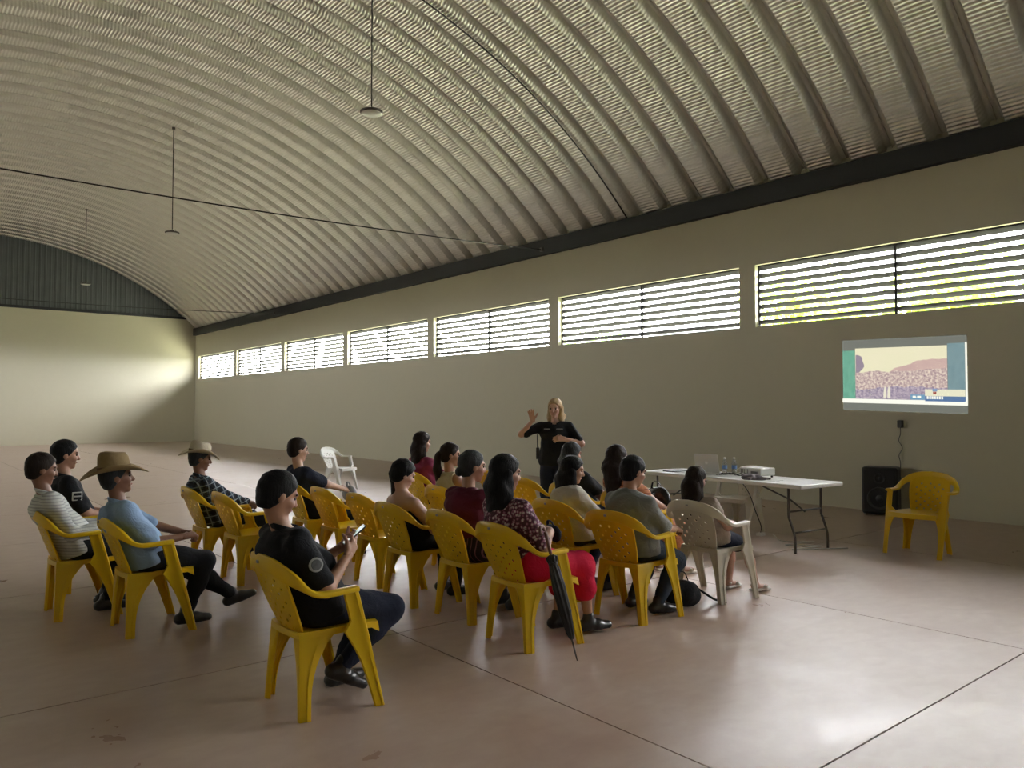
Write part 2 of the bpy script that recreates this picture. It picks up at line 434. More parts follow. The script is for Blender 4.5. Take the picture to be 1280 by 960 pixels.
# ------------------------------------------------------------------ moulded plastic armchair
def chair_parts():
    """forward +x, floor origin; returns {part: [mesh,...]}"""
    P = {}
    rail = [(.055, .282, .632), (.0, .287, .630), (-.08, .29, .627), (-.145, .289, .628), (-.19, .285, .642), (-.235, .272, .678), (-.275, .243, .722), (-.305, .195, .760), (-.33, .12, .788), (-.342, 0, .798)]
    path = smooth_path(rail, 4); path = path + [Vector((p.x, -p.y, p.z)) for p in path[-2::-1]]
    N = len(path); bm = NB(); rings = []
    for i, p in enumerate(path):
        t = (path[min(i + 1, N - 1)] - path[max(i - 1, 0)]).normalized()
        a = t.cross(Vector((0, 0, 1))).normalized(); b = a.cross(t).normalized()
        f = min(1, max(0, (p.z - .64) / .13)); f = f * f * (3 - 2 * f)
        ra, rb = .030 * (1 - f) + .011 * f, .015 * (1 - f) + .040 * f
        ring = []
        for k in range(12):
            c, s_ = math.cos(2 * math.pi * k / 12), math.sin(2 * math.pi * k / 12)
            e = 0.55
            ring.append(bm.verts.new(p - Vector((0, 0, rb * .5 * f)) + a * ra * math.copysign(abs(c) ** e, c) + b * rb * math.copysign(abs(s_) ** e, s_)))
        rings.append(ring)
    for r0, r1 in zip(rings, rings[1:]):
        for k in range(12): bm.faces.new((r0[k], r0[(k + 1) % 12], r1[(k + 1) % 12], r1[k]))
    bm.faces.new(rings[0][::-1]); bm.faces.new(rings[-1]); P['arm_rail'] = bm
    # backrest panel with staggered holes
    bm = NB(); NU, NV = 9, 11; vc = {}
    def S(u, v):
        hw = .140 + .055 * math.sin(min(v / .75, 1) * math.pi / 2)
        hw *= 1 - .28 * max(0, 1 - v / .12) ** 2
        y = u * hw
        z = .385 + v * (.398 - .035 * abs(u) ** 2.2)
        x = -.185 - .15 * v ** 0.9 + .028 * u * u
        return Vector((x, y, z))
    def V(u, v):
        k = (round(u, 4), round(v, 4))
        if k not in vc: vc[k] = bm.verts.new(S(u, v))
        return vc[k]
    for i in range(NU):
        for j in range(NV):
            u0, u1 = -1 + 2 * i / NU, -1 + 2 * (i + 1) / NU; v0, v1 = j / NV, (j + 1) / NV; um, vm = (u0 + u1) / 2, (v0 + v1) / 2
            ring = [V(u0, v0), V(um, v0), V(u1, v0), V(u1, vm), V(u1, v1), V(um, v1), V(u0, v1), V(u0, vm)]
            hole = 1 <= i <= NU - 2 and 1 <= j <= NV - 3 and (i + j) % 2 == 0
            if hole:
                inner = []
                for k in range(8):
                    an = -3 * math.pi / 4 + k * math.pi / 4
                    inner.append(bm.verts.new(S(um + math.cos(an) * .055, vm + math.sin(an) * .024)))
                for k in range(8): bm.faces.new((ring[k], ring[(k + 1) % 8], inner[(k + 1) % 8], inner[k]))
            else: bm.faces.new(ring)
    thick(bm, .005); 
    for sg in (-1, 1):      # raised border of the panel
        sweep(bm, [S(sg * .99, v) for v in np.linspace(.02, .97, 12)], .0075, 6)
    P['backrest'] = bm
    # seat
    bm = NB(); n1, n2 = 10, 10; g = {}
    for i in range(n1 + 1):
        for j in range(n2 + 1):
            s = i / n1; u = -1 + 2 * j / n2
            x = -.205 + .415 * s; hw = .175 + .055 * s ** .8
            x += .035 * s * (1 - u * u) - .02 * (1 - s) * (1 - u * u)
            z = .425 - .022 * math.sin(math.pi * min(s * 1.05, 1)) * (1 - u ** 4) + .006 * s
            if s > .95: z -= .006
            g[i, j] = bm.verts.new((x, u * hw, z))
    for i in range(n1):
        for j in range(n2): bm.faces.new((g[i, j], g[i + 1, j], g[i + 1, j + 1], g[i, j + 1]))
    # skirt around the rim
    rim = [(0, j) for j in range(n2, 0, -1)] + [(i, 0) for i in range(n1)] + [(n1, j) for j in range(n2)] + [(i, n2) for i in range(n1, 0, -1)]
    low = []
    for q in rim:
        c = g[q].co; d = .030 if q[0] < n1 else .048
        low.append(bm.verts.new((c.x * 1.02, c.y * 1.03, c.z - d)))
    for k in range(len(rim)):
        a, b = rim[k], rim[(k + 1) % len(rim)]; bm.faces.new((g[a], g[b], low[(k + 1) % len(rim)], low[k]))
    thick(bm, .005); P['seat'] = bm
    # legs: angle section lofts
    legs = []
    def loft(secs):
        bm = NB(); rows = [[bm.verts.new(p) for p in s] for s in secs]
        for a, b in zip(rows, rows[1:]):
            for k in range(len(a) - 1): bm.faces.new((a[k], a[k + 1], b[k + 1], b[k]))
        thick(bm, .006); return bm
    for sg in (1, -1):
        secs = []
        for t in np.linspace(0, 1, 9):      # rear leg
            e = (1 - t) ** 3.2
            cx, cy_, z = -.205 - .015 * t, sg * (.182 + .048 * t), .415 * (1 - t)
            lx, ly = .052 + .150 * e, .050 + .055 * e
            secs.append([(cx + .012, cy_ - sg * ly, z), (cx, cy_ - sg * (ly - .012), z), (cx - .004, cy_ - sg * .02, z), (cx - .002, cy_ - sg * .004, z), (cx + .014, cy_, z), (cx + lx * .55, cy_ + sg * .003, z), (cx + lx * .62, cy_ + sg * .010, z), (cx + lx, cy_ + sg * .010, z), (cx + lx + .004, cy_ - sg * .006, z)])
        legs.append(('leg', loft(secs)))
        secs = []
        for t in np.linspace(0, 1, 13):     # front leg with the arm support above it
            z = .625 * (1 - t); xf = .062 + .165 * t ** 0.95; yo = sg * (.285 - .012 * t)
            up = max(0, (z - .40) / .225)
            e = max(0, 1 - abs(z - .42) / .36) ** 3 if z < .42 else max(0, 1 - (z - .42) / .05)
            lx = .048 + .030 * min(1, (1 - t) * 1.4) + .05 * e * (1 if z < .425 else .6)
            ly = .036 + (.075 * e if z < .425 else .010)
            secs.append([(xf - lx - .004, yo - sg * .014, z), (xf - lx, yo, z), (xf - lx * .4, yo + sg * .002, z), (xf - lx * .3, yo + sg * .008, z), (xf - .006, yo + sg * .008, z), (xf, yo, z), (xf + .003, yo - sg * ly * .5, z), (xf, yo - sg * ly, z), (xf - .012, yo - sg * ly, z)])
        legs.append(('leg', loft(secs)))
    P['legs'] = legs
    return P
def thick(bm, t):
    bmesh.ops.recalc_face_normals(bm, faces=bm.faces)
    src = bm.faces[:]; 
    bmesh.ops.solidify(bm, geom=src, thickness=t)
_P = chair_parts(); CH = {}
for k in ('seat', 'backrest', 'arm_rail'):
    me = bpy.data.meshes.new(k); bmesh.ops.recalc_face_normals(_P[k], faces=_P[k].faces); _P[k].to_mesh(me); _P[k].free(); CH[k] = me
LEGS = []
for nm, b_ in _P['legs']:
    me = bpy.data.meshes.new('leg'); bmesh.ops.recalc_face_normals(b_, faces=b_.faces); b_.to_mesh(me); b_.free(); LEGS.append(me)
bm = NB(); bevbox(bm, -.004, .004, -.012, .012, -.008, .008, .003, 2); STUD = bpy.data.meshes.new('logo_stud'); bm.to_mesh(STUD); bm.free()
STUD.materials.append(GREYP)
for me in list(CH.values()) + LEGS:
    me.polygons.foreach_set('use_smooth', [True] * len(me.polygons))
    me.materials.append(YEL)
    try: me.set_sharp_from_angle(angle=R_(38))
    except Exception: pass
CHW = {}
def chair(loc, yaw, label, group=None, mat=None, sc=1.0):
    t = empty('plastic_armchair', (loc[0], loc[1], 0), R_(yaw), sc)
    tag(t, label, 'chair', group)
    def mesh(me):
        if mat is None: return me
        k = (me.name, mat.name)
        if k not in CHW: c = me.copy(); c.materials.clear(); c.materials.append(mat); CHW[k] = c
        return CHW[k]
    for k in ('seat', 'backrest', 'arm_rail'): o = link(bpy.data.objects.new(k, mesh(CH[k])), t)
    for me in LEGS: link(bpy.data.objects.new('leg', mesh(me)), t)
    s = link(bpy.data.objects.new('logo_stud', STUD), [c for c in t.children if c.name.startswith('arm_rail')][0])
    s.location = (-.356, 0, .775); return t

GY = 'yellow plastic chairs set out in rows'
chair((1.86, 3.87), 0, 'yellow plastic armchair under the person in black uniform holding a phone', GY)
chair((1.54, 5.92), 0, 'yellow plastic armchair under the person in light blue shirt and straw hat', GY)
chair((1.24, 6.70), 0, 'yellow plastic armchair under the person in white striped shirt', GY)
chair((1.45, 7.62), 0, 'yellow plastic armchair under the person in black shirt with white patch', GY)
chair((2.60, 7.64), 0, 'yellow plastic armchair under the person in plaid shirt', GY)
chair((2.68, 6.99), 0, 'empty yellow plastic armchair next to the person in plaid shirt', GY)
chair((3.58, 7.55), 0, 'yellow plastic armchair under the person in navy shirt', GY)
chair((3.56, 6.83), 0, 'empty yellow plastic armchair next to the person in navy shirt', GY)
chair((3.58, 6.13), 0, 'empty yellow plastic armchair next to the bare-shouldered person', GY)
chair((3.45, 5.38), 0, 'yellow plastic armchair under the bare-shouldered person in a black top', GY)
chair((3.52, 4.72), 0, 'yellow plastic armchair under the person in a maroon top', GY)
chair((3.43, 3.97), -2, 'yellow plastic armchair under the person in red skirt, umbrella at its side', GY)
chair((4.45, 3.95), 4, 'yellow plastic armchair under the person in grey shirt', GY)
chair((4.58, 4.72), 0, 'yellow plastic armchair under the person in white shirt with black ponytail', GY)
chair((4.50, 6.25), 0, 'yellow plastic armchair under the person in beige sleeveless top', GY)
chair((5.20, 7.82), 0, 'yellow plastic armchair under the person in a dark pink top', GY)
chair((5.70, 6.42), 0, 'empty yellow plastic armchair behind the person in floral blouse', GY)
chair((5.95, 7.30), 0, 'empty yellow plastic armchair beyond the person in maroon top', GY)
chair((5.50, 4.80), 0, 'yellow plastic armchair under the person in orange checked top', GY)
chair((5.62, 5.65), 0, 'yellow plastic armchair under the grey-haired person in black', GY)
chair((5.40, 3.93), 0, 'off-white plastic armchair under the child with long dark hair', None, WHP)
chair((8.66, 3.66), 182, 'empty yellow plastic armchair standing alone in front of the black loudspeaker', None, None, 1.05)
chair((6.86, 13.53), -62, 'empty white plastic armchair standing alone by the long wall', None, WHP2)
chair((8.50, 5.80), 176, 'off-white plastic armchair pushed in behind the folding table', None, WHP)

# ------------------------------------------------------------------ people: implicit bodies turned into one surface each
class Field:
    def __init__(s, k=0.03): s.pr = []; s.k = k; s.cuts = []; s.sub = []
    def cap(s, a, ra, b, rb, w=(1, 1, 1)):
        s.pr.append(('c', np.array(a, float), ra, np.array(b, float), rb, np.array(w, float))); return s
    def ell(s, c, r, M=None):
        s.pr.append(('e', np.array(c, float), np.array(r, float), None if M is None else np.array(M, float))); return s
    def bbox(s):
        lo = np.full(3, 9e9); hi = -lo
        for p in s.pr:
            if p[0] == 'c':
                for c, r in ((p[1], p[2]), (p[3], p[4])): lo = np.minimum(lo, c - r * p[5]); hi = np.maximum(hi, c + r * p[5])
            else: r = np.full(3, p[2].max()); lo = np.minimum(lo, p[1] - r); hi = np.maximum(hi, p[1] + r)
        return lo, hi
    def mesh(s, h, noise=None):
        lo, hi = s.bbox(); lo = lo - 3 * h - .015; hi = hi + 3 * h + .015
        n = np.ceil((hi - lo) / h).astype(int) + 1
        ax = [lo[i] + h * np.arange(n[i]) for i in range(3)]
        F = np.full(n, 0.2)
        for p in s.pr:
            if p[0] == 'c': l = np.minimum(p[1] - p[2] * p[5], p[3] - p[4] * p[5]); u = np.maximum(p[1] + p[2] * p[5], p[3] + p[4] * p[5])
            else: l = p[1] - p[2].max(); u = p[1] + p[2].max()
            m = s.k + 2.5 * h
            i0 = np.clip(np.floor((l - m - lo) / h).astype(int), 0, n - 1); i1 = np.clip(np.ceil((u + m - lo) / h).astype(int) + 1, 1, n)
            sl = tuple(slice(a, b) for a, b in zip(i0, i1))
            X = ax[0][sl[0]][:, None, None]; Y = ax[1][sl[1]][None, :, None]; Z = ax[2][sl[2]][None, None, :]
            d = prim(p, X, Y, Z)
            f = F[sl]; k = s.k
            hh = np.clip(0.5 + 0.5 * (f - d) / k, 0, 1)
            F[sl] = f + (d - f) * hh - k * hh * (1 - hh)
        X = ax[0][:, None, None]; Y = ax[1][None, :, None]; Z = ax[2][None, None, :]
        if noise:
            a, fr, ph = noise
            F = F + a * np.sin(fr * X * .8 + fr * .6 * Z + ph + 1.7 * np.sin(fr * .5 * Y + .35 * fr * Z + ph * 2)) * np.sin(fr * .45 * Z - fr * .3 * X + 1.3 * np.sin(.6 * fr * Y) + ph)
        for q in s.sub: F = np.maximum(F, -prim(q, X, Y, Z))
        for nv, o in s.cuts:       # keep the side where (p-o).n < 0
            F = np.maximum(F, (X - o[0]) * nv[0] + (Y - o[1]) * nv[1] + (Z - o[2]) * nv[2])
        return nets(F, lo, h)
def prim(p, X, Y, Z):
    if p[0] == 'c':
        a, ra, b, rb, w = p[1:]; ab = b - a; L2 = max(float(ab @ ab), 1e-9)
        t = np.clip(((X - a[0]) * ab[0] + (Y - a[1]) * ab[1] + (Z - a[2]) * ab[2]) / L2, 0, 1)
        return np.sqrt(((X - a[0] - t * ab[0]) / w[0]) ** 2 + ((Y - a[1] - t * ab[1]) / w[1]) ** 2 + ((Z - a[2] - t * ab[2]) / w[2]) ** 2) - (ra + (rb - ra) * t)
    c, r, M = p[1:]
    q = [X - c[0], Y - c[1], Z - c[2]]
    if M is not None: q = [M[0][i] * q[0] + M[1][i] * q[1] + M[2][i] * q[2] for i in range(3)]
    return (np.sqrt((q[0] / r[0]) ** 2 + (q[1] / r[1]) ** 2 + (q[2] / r[2]) ** 2) - 1) * r.min()
def nets(F, lo, h):
    S = F < 0; n = np.array(F.shape)
    cnt = np.zeros(n - 1, int)
    for i in (0, 1):
        for j in (0, 1):
            for k in (0, 1): cnt += S[i:n[0] - 1 + i, j:n[1] - 1 + j, k:n[2] - 1 + k]
    act = (cnt > 0) & (cnt < 8); idx = np.argwhere(act)
    if len(idx) == 0: return np.zeros((0, 3)), np.zeros((0, 4), int)
    acc = np.zeros((len(idx), 3)); num = np.zeros(len(idx))
    for ax_ in range(3):
        o = [q for q in range(3) if q != ax_]
        for i in (0, 1):
            for j in (0, 1):
                a = idx.copy(); a[:, o[0]] += i; a[:, o[1]] += j; b = a.copy(); b[:, ax_] += 1
                fa = F[tuple(a.T)]; fb = F[tuple(b.T)]; m = (fa < 0) != (fb < 0)
                t = np.where(m, fa / np.where(m, fa - fb, 1), 0)
                pt = a.astype(float); pt[:, ax_] += t
                acc[m] += pt[m]; num[m] += 1
    V = lo + h * acc / num[:, None]
    vid = -np.ones(n - 1, int); vid[tuple(idx.T)] = np.arange(len(idx)); Q = []
    for ax_ in range(3):
        o1, o2 = [(1, 2), (2, 0), (0, 1)][ax_]
        sl0 = [slice(None)] * 3; sl1 = [slice(None)] * 3; sl0[ax_] = slice(0, -1); sl1[ax_] = slice(1, None)
        m = S[tuple(sl0)] != S[tuple(sl1)]; e = np.argwhere(m)
        e = e[(e[:, o1] > 0) & (e[:, o2] > 0) & (e[:, o1] < n[o1] - 1) & (e[:, o2] < n[o2] - 1)]
        if len(e) == 0: continue
        def g(d1, d2):
            q = e.copy(); q[:, o1] += d1; q[:, o2] += d2; return vid[tuple(q.T)]
        q = np.stack([g(-1, -1), g(0, -1), g(0, 0), g(-1, 0)], 1)
        fl = ~S[tuple(e.T)]; q[fl] = q[fl][:, ::-1]; Q.append(q)
    return V, np.concatenate(Q)
def join(parts):
    V = []; Fq = []; o = 0
    for v, f in parts:
        V.append(v); Fq.append(f + o); o += len(v)
    return np.concatenate(V), np.concatenate(Fq)
def ik(a, b, l1, l2, pole):
    a, b, pole = (np.array(q, float) for q in (a, b, pole)); d = b - a; L = np.linalg.norm(d)
    if L > (l1 + l2) * .995: b = a + d / L * (l1 + l2) * .995; d = b - a; L = np.linalg.norm(d)
    u = d / L; x = (l1 * l1 - l2 * l2 + L * L) / (2 * L); hgt = math.sqrt(max(l1 * l1 - x * x, 0))
    p = pole - u * (pole @ u); p = p / (np.linalg.norm(p) + 1e-9)
    return a + u * x + p * hgt, b
def rot(yaw, pitch, roll=0):
    return np.array(Matrix.Rotation(R_(yaw), 3, 'Z') @ Matrix.Rotation(R_(-pitch), 3, 'Y') @ Matrix.Rotation(R_(roll), 3, 'X'))
def unit(v): v = np.array(v, float); return v / (np.linalg.norm(v) + 1e-9)

SKIN = {k: m_skin('skin_' + k, c) for k, c in dict(tan=(0.42, 0.225, 0.145), brown=(0.24, 0.115, 0.07), fair=(0.56, 0.34, 0.25)).items()}
HAIR = {k: m_hair('hair_' + k, a, b) for k, (a, b) in dict(black=((0.004, 0.004, 0.005), (0.012, 0.012, 0.013)), brown=((0.008, 0.005, 0.004), (0.028, 0.018, 0.014)), grey=((0.012, 0.013, 0.014), (0.06, 0.065, 0.07)), blond=((0.20, 0.12, 0.055), (0.62, 0.47, 0.28))).items()}
EYE = plain('eye_dark', (0.03, 0.02, 0.015), 0.2); LIP = plain('lip', (0.32, 0.10, 0.085), 0.5)
SHOE = plain('black_leather', (0.012, 0.012, 0.013), 0.3, 0, 0, 8, 0.2, 40); SANDAL = plain('white_sandal', (0.65, 0.62, 0.57), 0.5)
bm = NB(); bmesh.ops.create_uvsphere(bm, u_segments=10, v_segments=8, radius=.011); EYEM = bpy.data.meshes.new('eye'); bm.to_mesh(EYEM); bm.free(); EYEM.materials.append(EYE)

def hand_mesh(wrist, d, nrm, s, curl=40, side=1, spread=4, thumb_in=0.5):
    """palm and five fingers; d = finger direction, nrm = palm normal (the way the fingers curl)"""
    d = unit(d); nrm = unit(np.array(nrm) - d * (np.array(nrm) @ d)); lat = np.cross(nrm, d) * side     # thumb side
    w = np.array(wrist, float); f = Field(.010)
    for q, r in ((-.026, .013), (-.009, .0145), (.009, .0145), (.025, .014)):
        f.cap(w + lat * q * .7 * s, .016 * s, w + d * .085 * s + lat * q * s, r * s)
    for i, (q, L) in enumerate(((.028, .070), (.009, .078), (-.010, .073), (-.028, .058))):
        p = w + d * .088 * s + lat * q * s; a = R_(curl * (.75 + .12 * i)); an = 0; dd = unit(d + lat * math.tan(R_(spread * (1.5 - i))))
        for sg, (fr, r) in enumerate(((.45, .0092), (.30, .0084), (.25, .0074))):
            an += a * (.8 if sg == 0 else 1)
            q2 = p + (dd * math.cos(an) + nrm * math.sin(an)) * L * fr * s
            f.cap(p, r * s, q2, (r - .0008) * s); p = q2
    p = w + d * .025 * s + lat * .024 * s
    for L, r, t in ((.040, .013, .15), (.032, .0105, thumb_in), (.026, .009, thumb_in + .4)):
        q2 = p + unit(d * .72 + lat * (.75 - t * .6) + nrm * t) * L * s; f.cap(p, r * s, q2, r * .9 * s); p = q2
    return f.mesh(.0048)

def hat_mesh(parent, M, c, brim, crown, h, mat, band, pinch=.25, droop=.04):
    bm = NB(); n = 36; prof = [(.0, h * .86), (.4, h), (.75, h * .97), (.92, h * .72), (1.0, .02), (1.0, 0)]
    rows = []
    for r, z in prof:
        row = []
        for k in range(n):
            an = 2 * math.pi * k / n; rr = crown * r
            zz = z - (pinch * h * max(0, 1 - abs(math.sin(an)) * 2.2) * .5 if z > h * .6 and False else 0)
            x, y = rr * 1.14 * math.cos(an), rr * .93 * math.sin(an)
            if z > h * .6: y *= 1 - pinch * max(0, math.cos(an)); zz -= pinch * h * .25 * math.cos(an)
            row.append((x, y, zz))
        rows.append(row)
    for t in (.25, .5, .75, 1.0):
        row = []
        for k in range(n):
            an = 2 * math.pi * k / n; r = crown + (brim - crown) * t
            row.append((r * 1.06 * math.cos(an), r * .96 * math.sin(an), .045 * t * t * math.sin(an) ** 2 - droop * t * math.cos(an) ** 2))
        rows.append(row)
    V = [[bm.verts.new(tuple(np.array(c) + M @ np.array(p))) for p in r] for r in rows]
    for a, b in zip(V, V[1:]):
        for k in range(n): bm.faces.new((a[k], a[(k + 1) % n], b[(k + 1) % n], b[k]))
    bmesh.ops.remove_doubles(bm, verts=bm.verts[:], dist=1e-5); thick(bm, .004)
    hat = obj('hat', bm, mat, parent, True)
    bm = NB(); ring = []
    for z, k_ in ((.004, 1.02), (.028, 1.015)):
        ring.append([bm.verts.new(tuple(np.array(c) + M @ np.array((crown * 1.14 * k_ * math.cos(2 * math.pi * k / n), crown * .93 * k_ * math.sin(2 * math.pi * k / n), z)))) for k in range(n)])
    for k in range(n): bm.faces.new((ring[0][k], ring[0][(k + 1) % n], ring[1][(k + 1) % n], ring[1][k]))
    thick(bm, .003); obj('hat_band', bm, band, hat, True)
    return hat

def person(label, loc, yaw=0, s=.94, hip=(-.10, .535), head=(-.24, 0, 1.10), hdir=(0, 0), lh=(.14, .14, .62), rh=(.14, -.14, .62),
           lf=(.30, .12, .085), rf=(.30, -.12, .085), lfd=(1, .1, 0), rfd=(1, -.1, 0), skin='tan', hair=('short', 'black'), shirt=None, sleeve=.6, tank=False,
           pants=None, plen=1.0, skirt=None, shoes=SHOE, fat=1.0, group=None, standing=False, collar=None, elbow_out=.5, hand=None, hat=None, bow=.065, twist=0, armfat=1.0, lpole=None, rpole=None, face=True, knee_pole=(1, 0, .9), shirt_low=.02, bare_back=False, hname='shirt'):
    root = empty('person', (loc[0], loc[1], 0), R_(yaw)); tag(root, label, 'person', group)
    HP = np.array((hip[0] + (0 if standing or hip[1] > .7 else .045), 0, hip[1])); HC = np.array(head, float); ax = HC - HP; u = unit(ax)
    L = np.linalg.norm(ax); back = unit(np.cross((0, 1, 0), u)) * -1
    if back[0] > 0: back = -back
    shf = max(.5, 1 - .23 * s / L)
    SC = HP + ax * shf + back * bow * .75; W = HP + ax * .25 + back * bow * .35; CH_ = HP + ax * .52 + back * bow
    tw = rot(twist, 0); sw = .168 * s * (1 + .35 * (fat - 1))
    SL = SC + tw @ np.array((0, sw, -.01)); SR = SC + tw @ np.array((0, -sw, -.01))
    HLj = HP + np.array((0, .085 * s * (1 + .3 * (fat - 1)), -.01)); HRj = HP + np.array((0, -.085 * s * (1 + .3 * (fat - 1)), -.01))
    ua, fa, th, sh = .285 * s, .245 * s, .425 * s, .40 * s
    EL, WL = ik(SL, lh, ua, fa, lpole or (-.3, elbow_out, -.8)); ER, WR = ik(SR, rh, ua, fa, rpole or (-.3, -elbow_out, -.8))
    KL, AL = ik(HLj, lf, th, sh, knee_pole); KR, AR = ik(HRj, rf, th, sh, knee_pole)
    g = s * fat
    def torso(f, o, low=0):
        f.cap(HP - u * .01, .112 * g + o, W, .104 * g + o, (1, 1.32, 1))
        f.cap(W, .104 * g + o, CH_, .112 * g + o, (1, 1.30, 1)); f.cap(CH_, .112 * g + o, SC - u * .045, .078 * s + o, (1, 1.45, 1))
        f.cap(SL * .9 + SC * .1, .056 * s + o, SR * .9 + SC * .1, .056 * s + o)
        if fat > 1.15: f.ell(HP + ax * .20 - back * .022, np.array((.108, .140, .145)) * g + o)
    def arm(f, S, E, Wr, o, frac=2.0, k=1.0):
        b = k * armfat
        if frac <= 1: f.cap(S, .053 * s * b + o, S + (E - S) * frac, .049 * s * b + o + .004)
        else: f.cap(S, .053 * s * b + o, E, .043 * s * b + o); f.cap(E, .043 * s * b + o, E + (Wr - E) * (frac - 1), (.043 - .015 * (frac - 1)) * s * b + o)
    def leg(f, Hj, K, A, o, frac=2.0):
        k = 1 + .45 * (fat - 1)
        if frac <= 1: f.cap(Hj, .086 * s * k + o, Hj + (K - Hj) * frac, (.086 - .024 * frac) * s * k + o)
        else:
            f.cap(Hj, .086 * s * k + o, K, .061 * s * k + o); e = K + (A - K) * (frac - 1)
            mid = K + (A - K) * .33 + unit(np.cross(A - K, (0, 1, 0))) * 0
            f.cap(K, .058 * s + o, K + (e - K) * .4, .055 * s + o); f.cap(K + (e - K) * .4, .055 * s + o, e, (.055 - .020 * (frac - 1)) * s + o)
    M = rot(*hdir); hs = s * 1.02
    def hp(x, y, z): return HC + M @ (np.array((x, y, z)) * hs)
    # the body: one surface, with finer head and hands
    f = Field(.03); torso(f, -.010)
    for S_, E_, W_ in ((SL, EL, WL), (SR, ER, WR)): arm(f, S_, E_, W_, -.002)
    for H_, K_, A_, D_ in ((HLj, KL, AL, lfd), (HRj, KR, AR, rfd)):
        leg(f, H_, K_, A_, -.004); D_ = unit(D_); dn = unit(np.cross(D_, np.cross((0, 0, 1), D_))) * -1
        if dn[2] > 0: dn = -dn
        f.cap(A_ - D_ * .03 * s + dn * .035 * s, .030 * s, A_ + D_ * .14 * s + dn * .048 * s, .024 * s, (1, 1.25, 1))
    nb = SC + ax * .02; f.cap(nb - u * .03, .052 * s, hp(-.015, 0, -.05), .050 * s)
    parts = [f.mesh(.014)]
    f = Field(.016)
    f.ell(hp(-.008, 0, .030), np.array((.096, .076, .088)) * hs, M); f.ell(hp(.022, 0, -.040), np.array((.064, .058, .072)) * hs, M)
    f.cap(hp(.045, 0, -.07), .040 * hs, hp(.062, 0, -.095), .024 * hs)
    f.cap(hp(.086, 0, .008), .010 * hs, hp(.104, 0, -.030), .0145 * hs); f.cap(hp(.078, .03, -.066), .006, hp(.078, -.03, -.066), .006)
    f.cap(hp(.080, .042, .022), .010 * hs, hp(.084, -.042, .022), .010 * hs)
    for sg in (1, -1): f.ell(hp(-.004, sg * .078, -.008), np.array((.020, .010, .031)) * hs, M); f.ell(hp(.060, sg * .035, -.028), np.array((.03, .026, .026)) * hs, M)
    f.cap(hp(-.02, 0, -.05), .050 * hs, nb, .052 * s); parts.append(f.mesh(.0075))
    hand = hand or {}
    for nm, W_, E_, sd in (('l', WL, EL, 1), ('r', WR, ER, -1)):
        o_ = hand.get(nm, {}); d_ = o_.get('d'); d_ = unit(W_ - E_) if d_ is None else unit(d_)
        parts.append(hand_mesh(W_ - d_ * .01, d_, o_.get('n', (.2, -sd * .5, -.8)), s, o_.get('curl', 38), sd * o_.get('flip', 1), o_.get('spread', 4), o_.get('thumb', .4)))
    V, Q = join(parts); body = obj('body', np_mesh('body', V, Q, SKIN[skin]), None, root)
    if face:
        for sg in (1, -1):
            e = link(bpy.data.objects.new('eye', EYEM), root); e.location = hp(.079, sg * .031, .002)
            bm = NB(); sweep(bm, [hp(.088, sg * .014, .022), hp(.090, sg * .033, .028), hp(.078, sg * .052, .022)], .0045, 5); obj('eyebrow', bm, HAIR[hair[1]], root, True)
        bm = NB(); sweep(bm, [hp(.083, .022, -.064), hp(.091, .008, -.062), hp(.091, -.008, -.062), hp(.083, -.022, -.064)], [.003, .006, .006, .003], 6); obj('lips', bm, LIP, root, True)
    # clothes
    ph = random.random() * 6
    if shirt is not None:
        f = Field(.03); torso(f, .012)
        if tank: pass
        else:
            for S_, E_, W_ in ((SL, EL, WL), (SR, ER, WR)): arm(f, S_, E_, W_, .011, sleeve)
        if shirt_low: f.cap(HP - u * shirt_low, .119 * g + .024, HP + u * .05, .114 * g + .020, (1.02, 1.34, 1))
        f.cuts.append((-u, HP - u * (shirt_low + .055)))
        if not bare_back:
            neck = nb + u * .035; f.sub.append(('e', neck - back * .03 + u * .015, np.array((.075, .068, .055)) * s, None))
        else: f.cuts.append((u, HP + ax * .46))
        if tank:
            for E_, S_ in ((EL, SL), (ER, SR)): f.sub.append(('e', S_ + (S_ - SC) * .28, np.array((.085, .070, .115)) * s, None))
        V, Q = f.mesh(.0125, (.0075, 36, ph)); sh_o = obj(hname, np_mesh('shirt', V, Q, shirt), None, root)
        if collar is not None:
            bm = NB(); c0 = nb + u * .022; pts = []
            for a in np.linspace(25, 335, 20): pts.append(c0 + np.array((.066 * s * math.cos(R_(a)), .070 * s * math.sin(R_(a)), .012 - .026 * math.cos(R_(a)))))
            sweep(bm, pts, [(.006, .019)] * len(pts), 8, True, tuple(u)); obj('collar', bm, collar, sh_o, True)
    if pants is not None:
        f = Field(.03); f.cap(HP - u * .01, .117 * g + .010, HP + u * .06, .108 * g + .010, (1, 1.3, 1))
        for H_, K_, A_ in ((HLj, KL, AL), (HRj, KR, AR)): leg(f, H_, K_, A_, .012, plen * 2 if plen <= .5 else 1 + (plen - .5) * 2 * .97)
        V, Q = f.mesh(.0125, (.005, 34, ph + 2)); obj('trousers' if plen > .6 else 'shorts', np_mesh('trousers', V, Q, pants), None, root)
    if skirt is not None:
        f = Field(.06); f.cap(HP - u * .01, .124 * g + .020, HP + u * .05, .116 * g + .018, (1, 1.32, 1))
        for H_, K_, A_ in ((HLj, KL, AL), (HRj, KR, AR)):
            f.cap(H_, .092 * s * (1 + .4 * (fat - 1)) + .012, K_, .070 * s + .012); f.cap(K_, .070 * s + .012, K_ + (A_ - K_) * (plen - .5) * 2, .075 * s + .012)
        mk = (KL + KR) / 2; f.cap(HP + (mk - HP) * .3, .075, mk, .055, (1, 1.5, 1)); f.cap(mk, .055, mk + ((AL + AR) / 2 - mk) * (plen - .5) * 2, .06, (1, 1.6, 1))
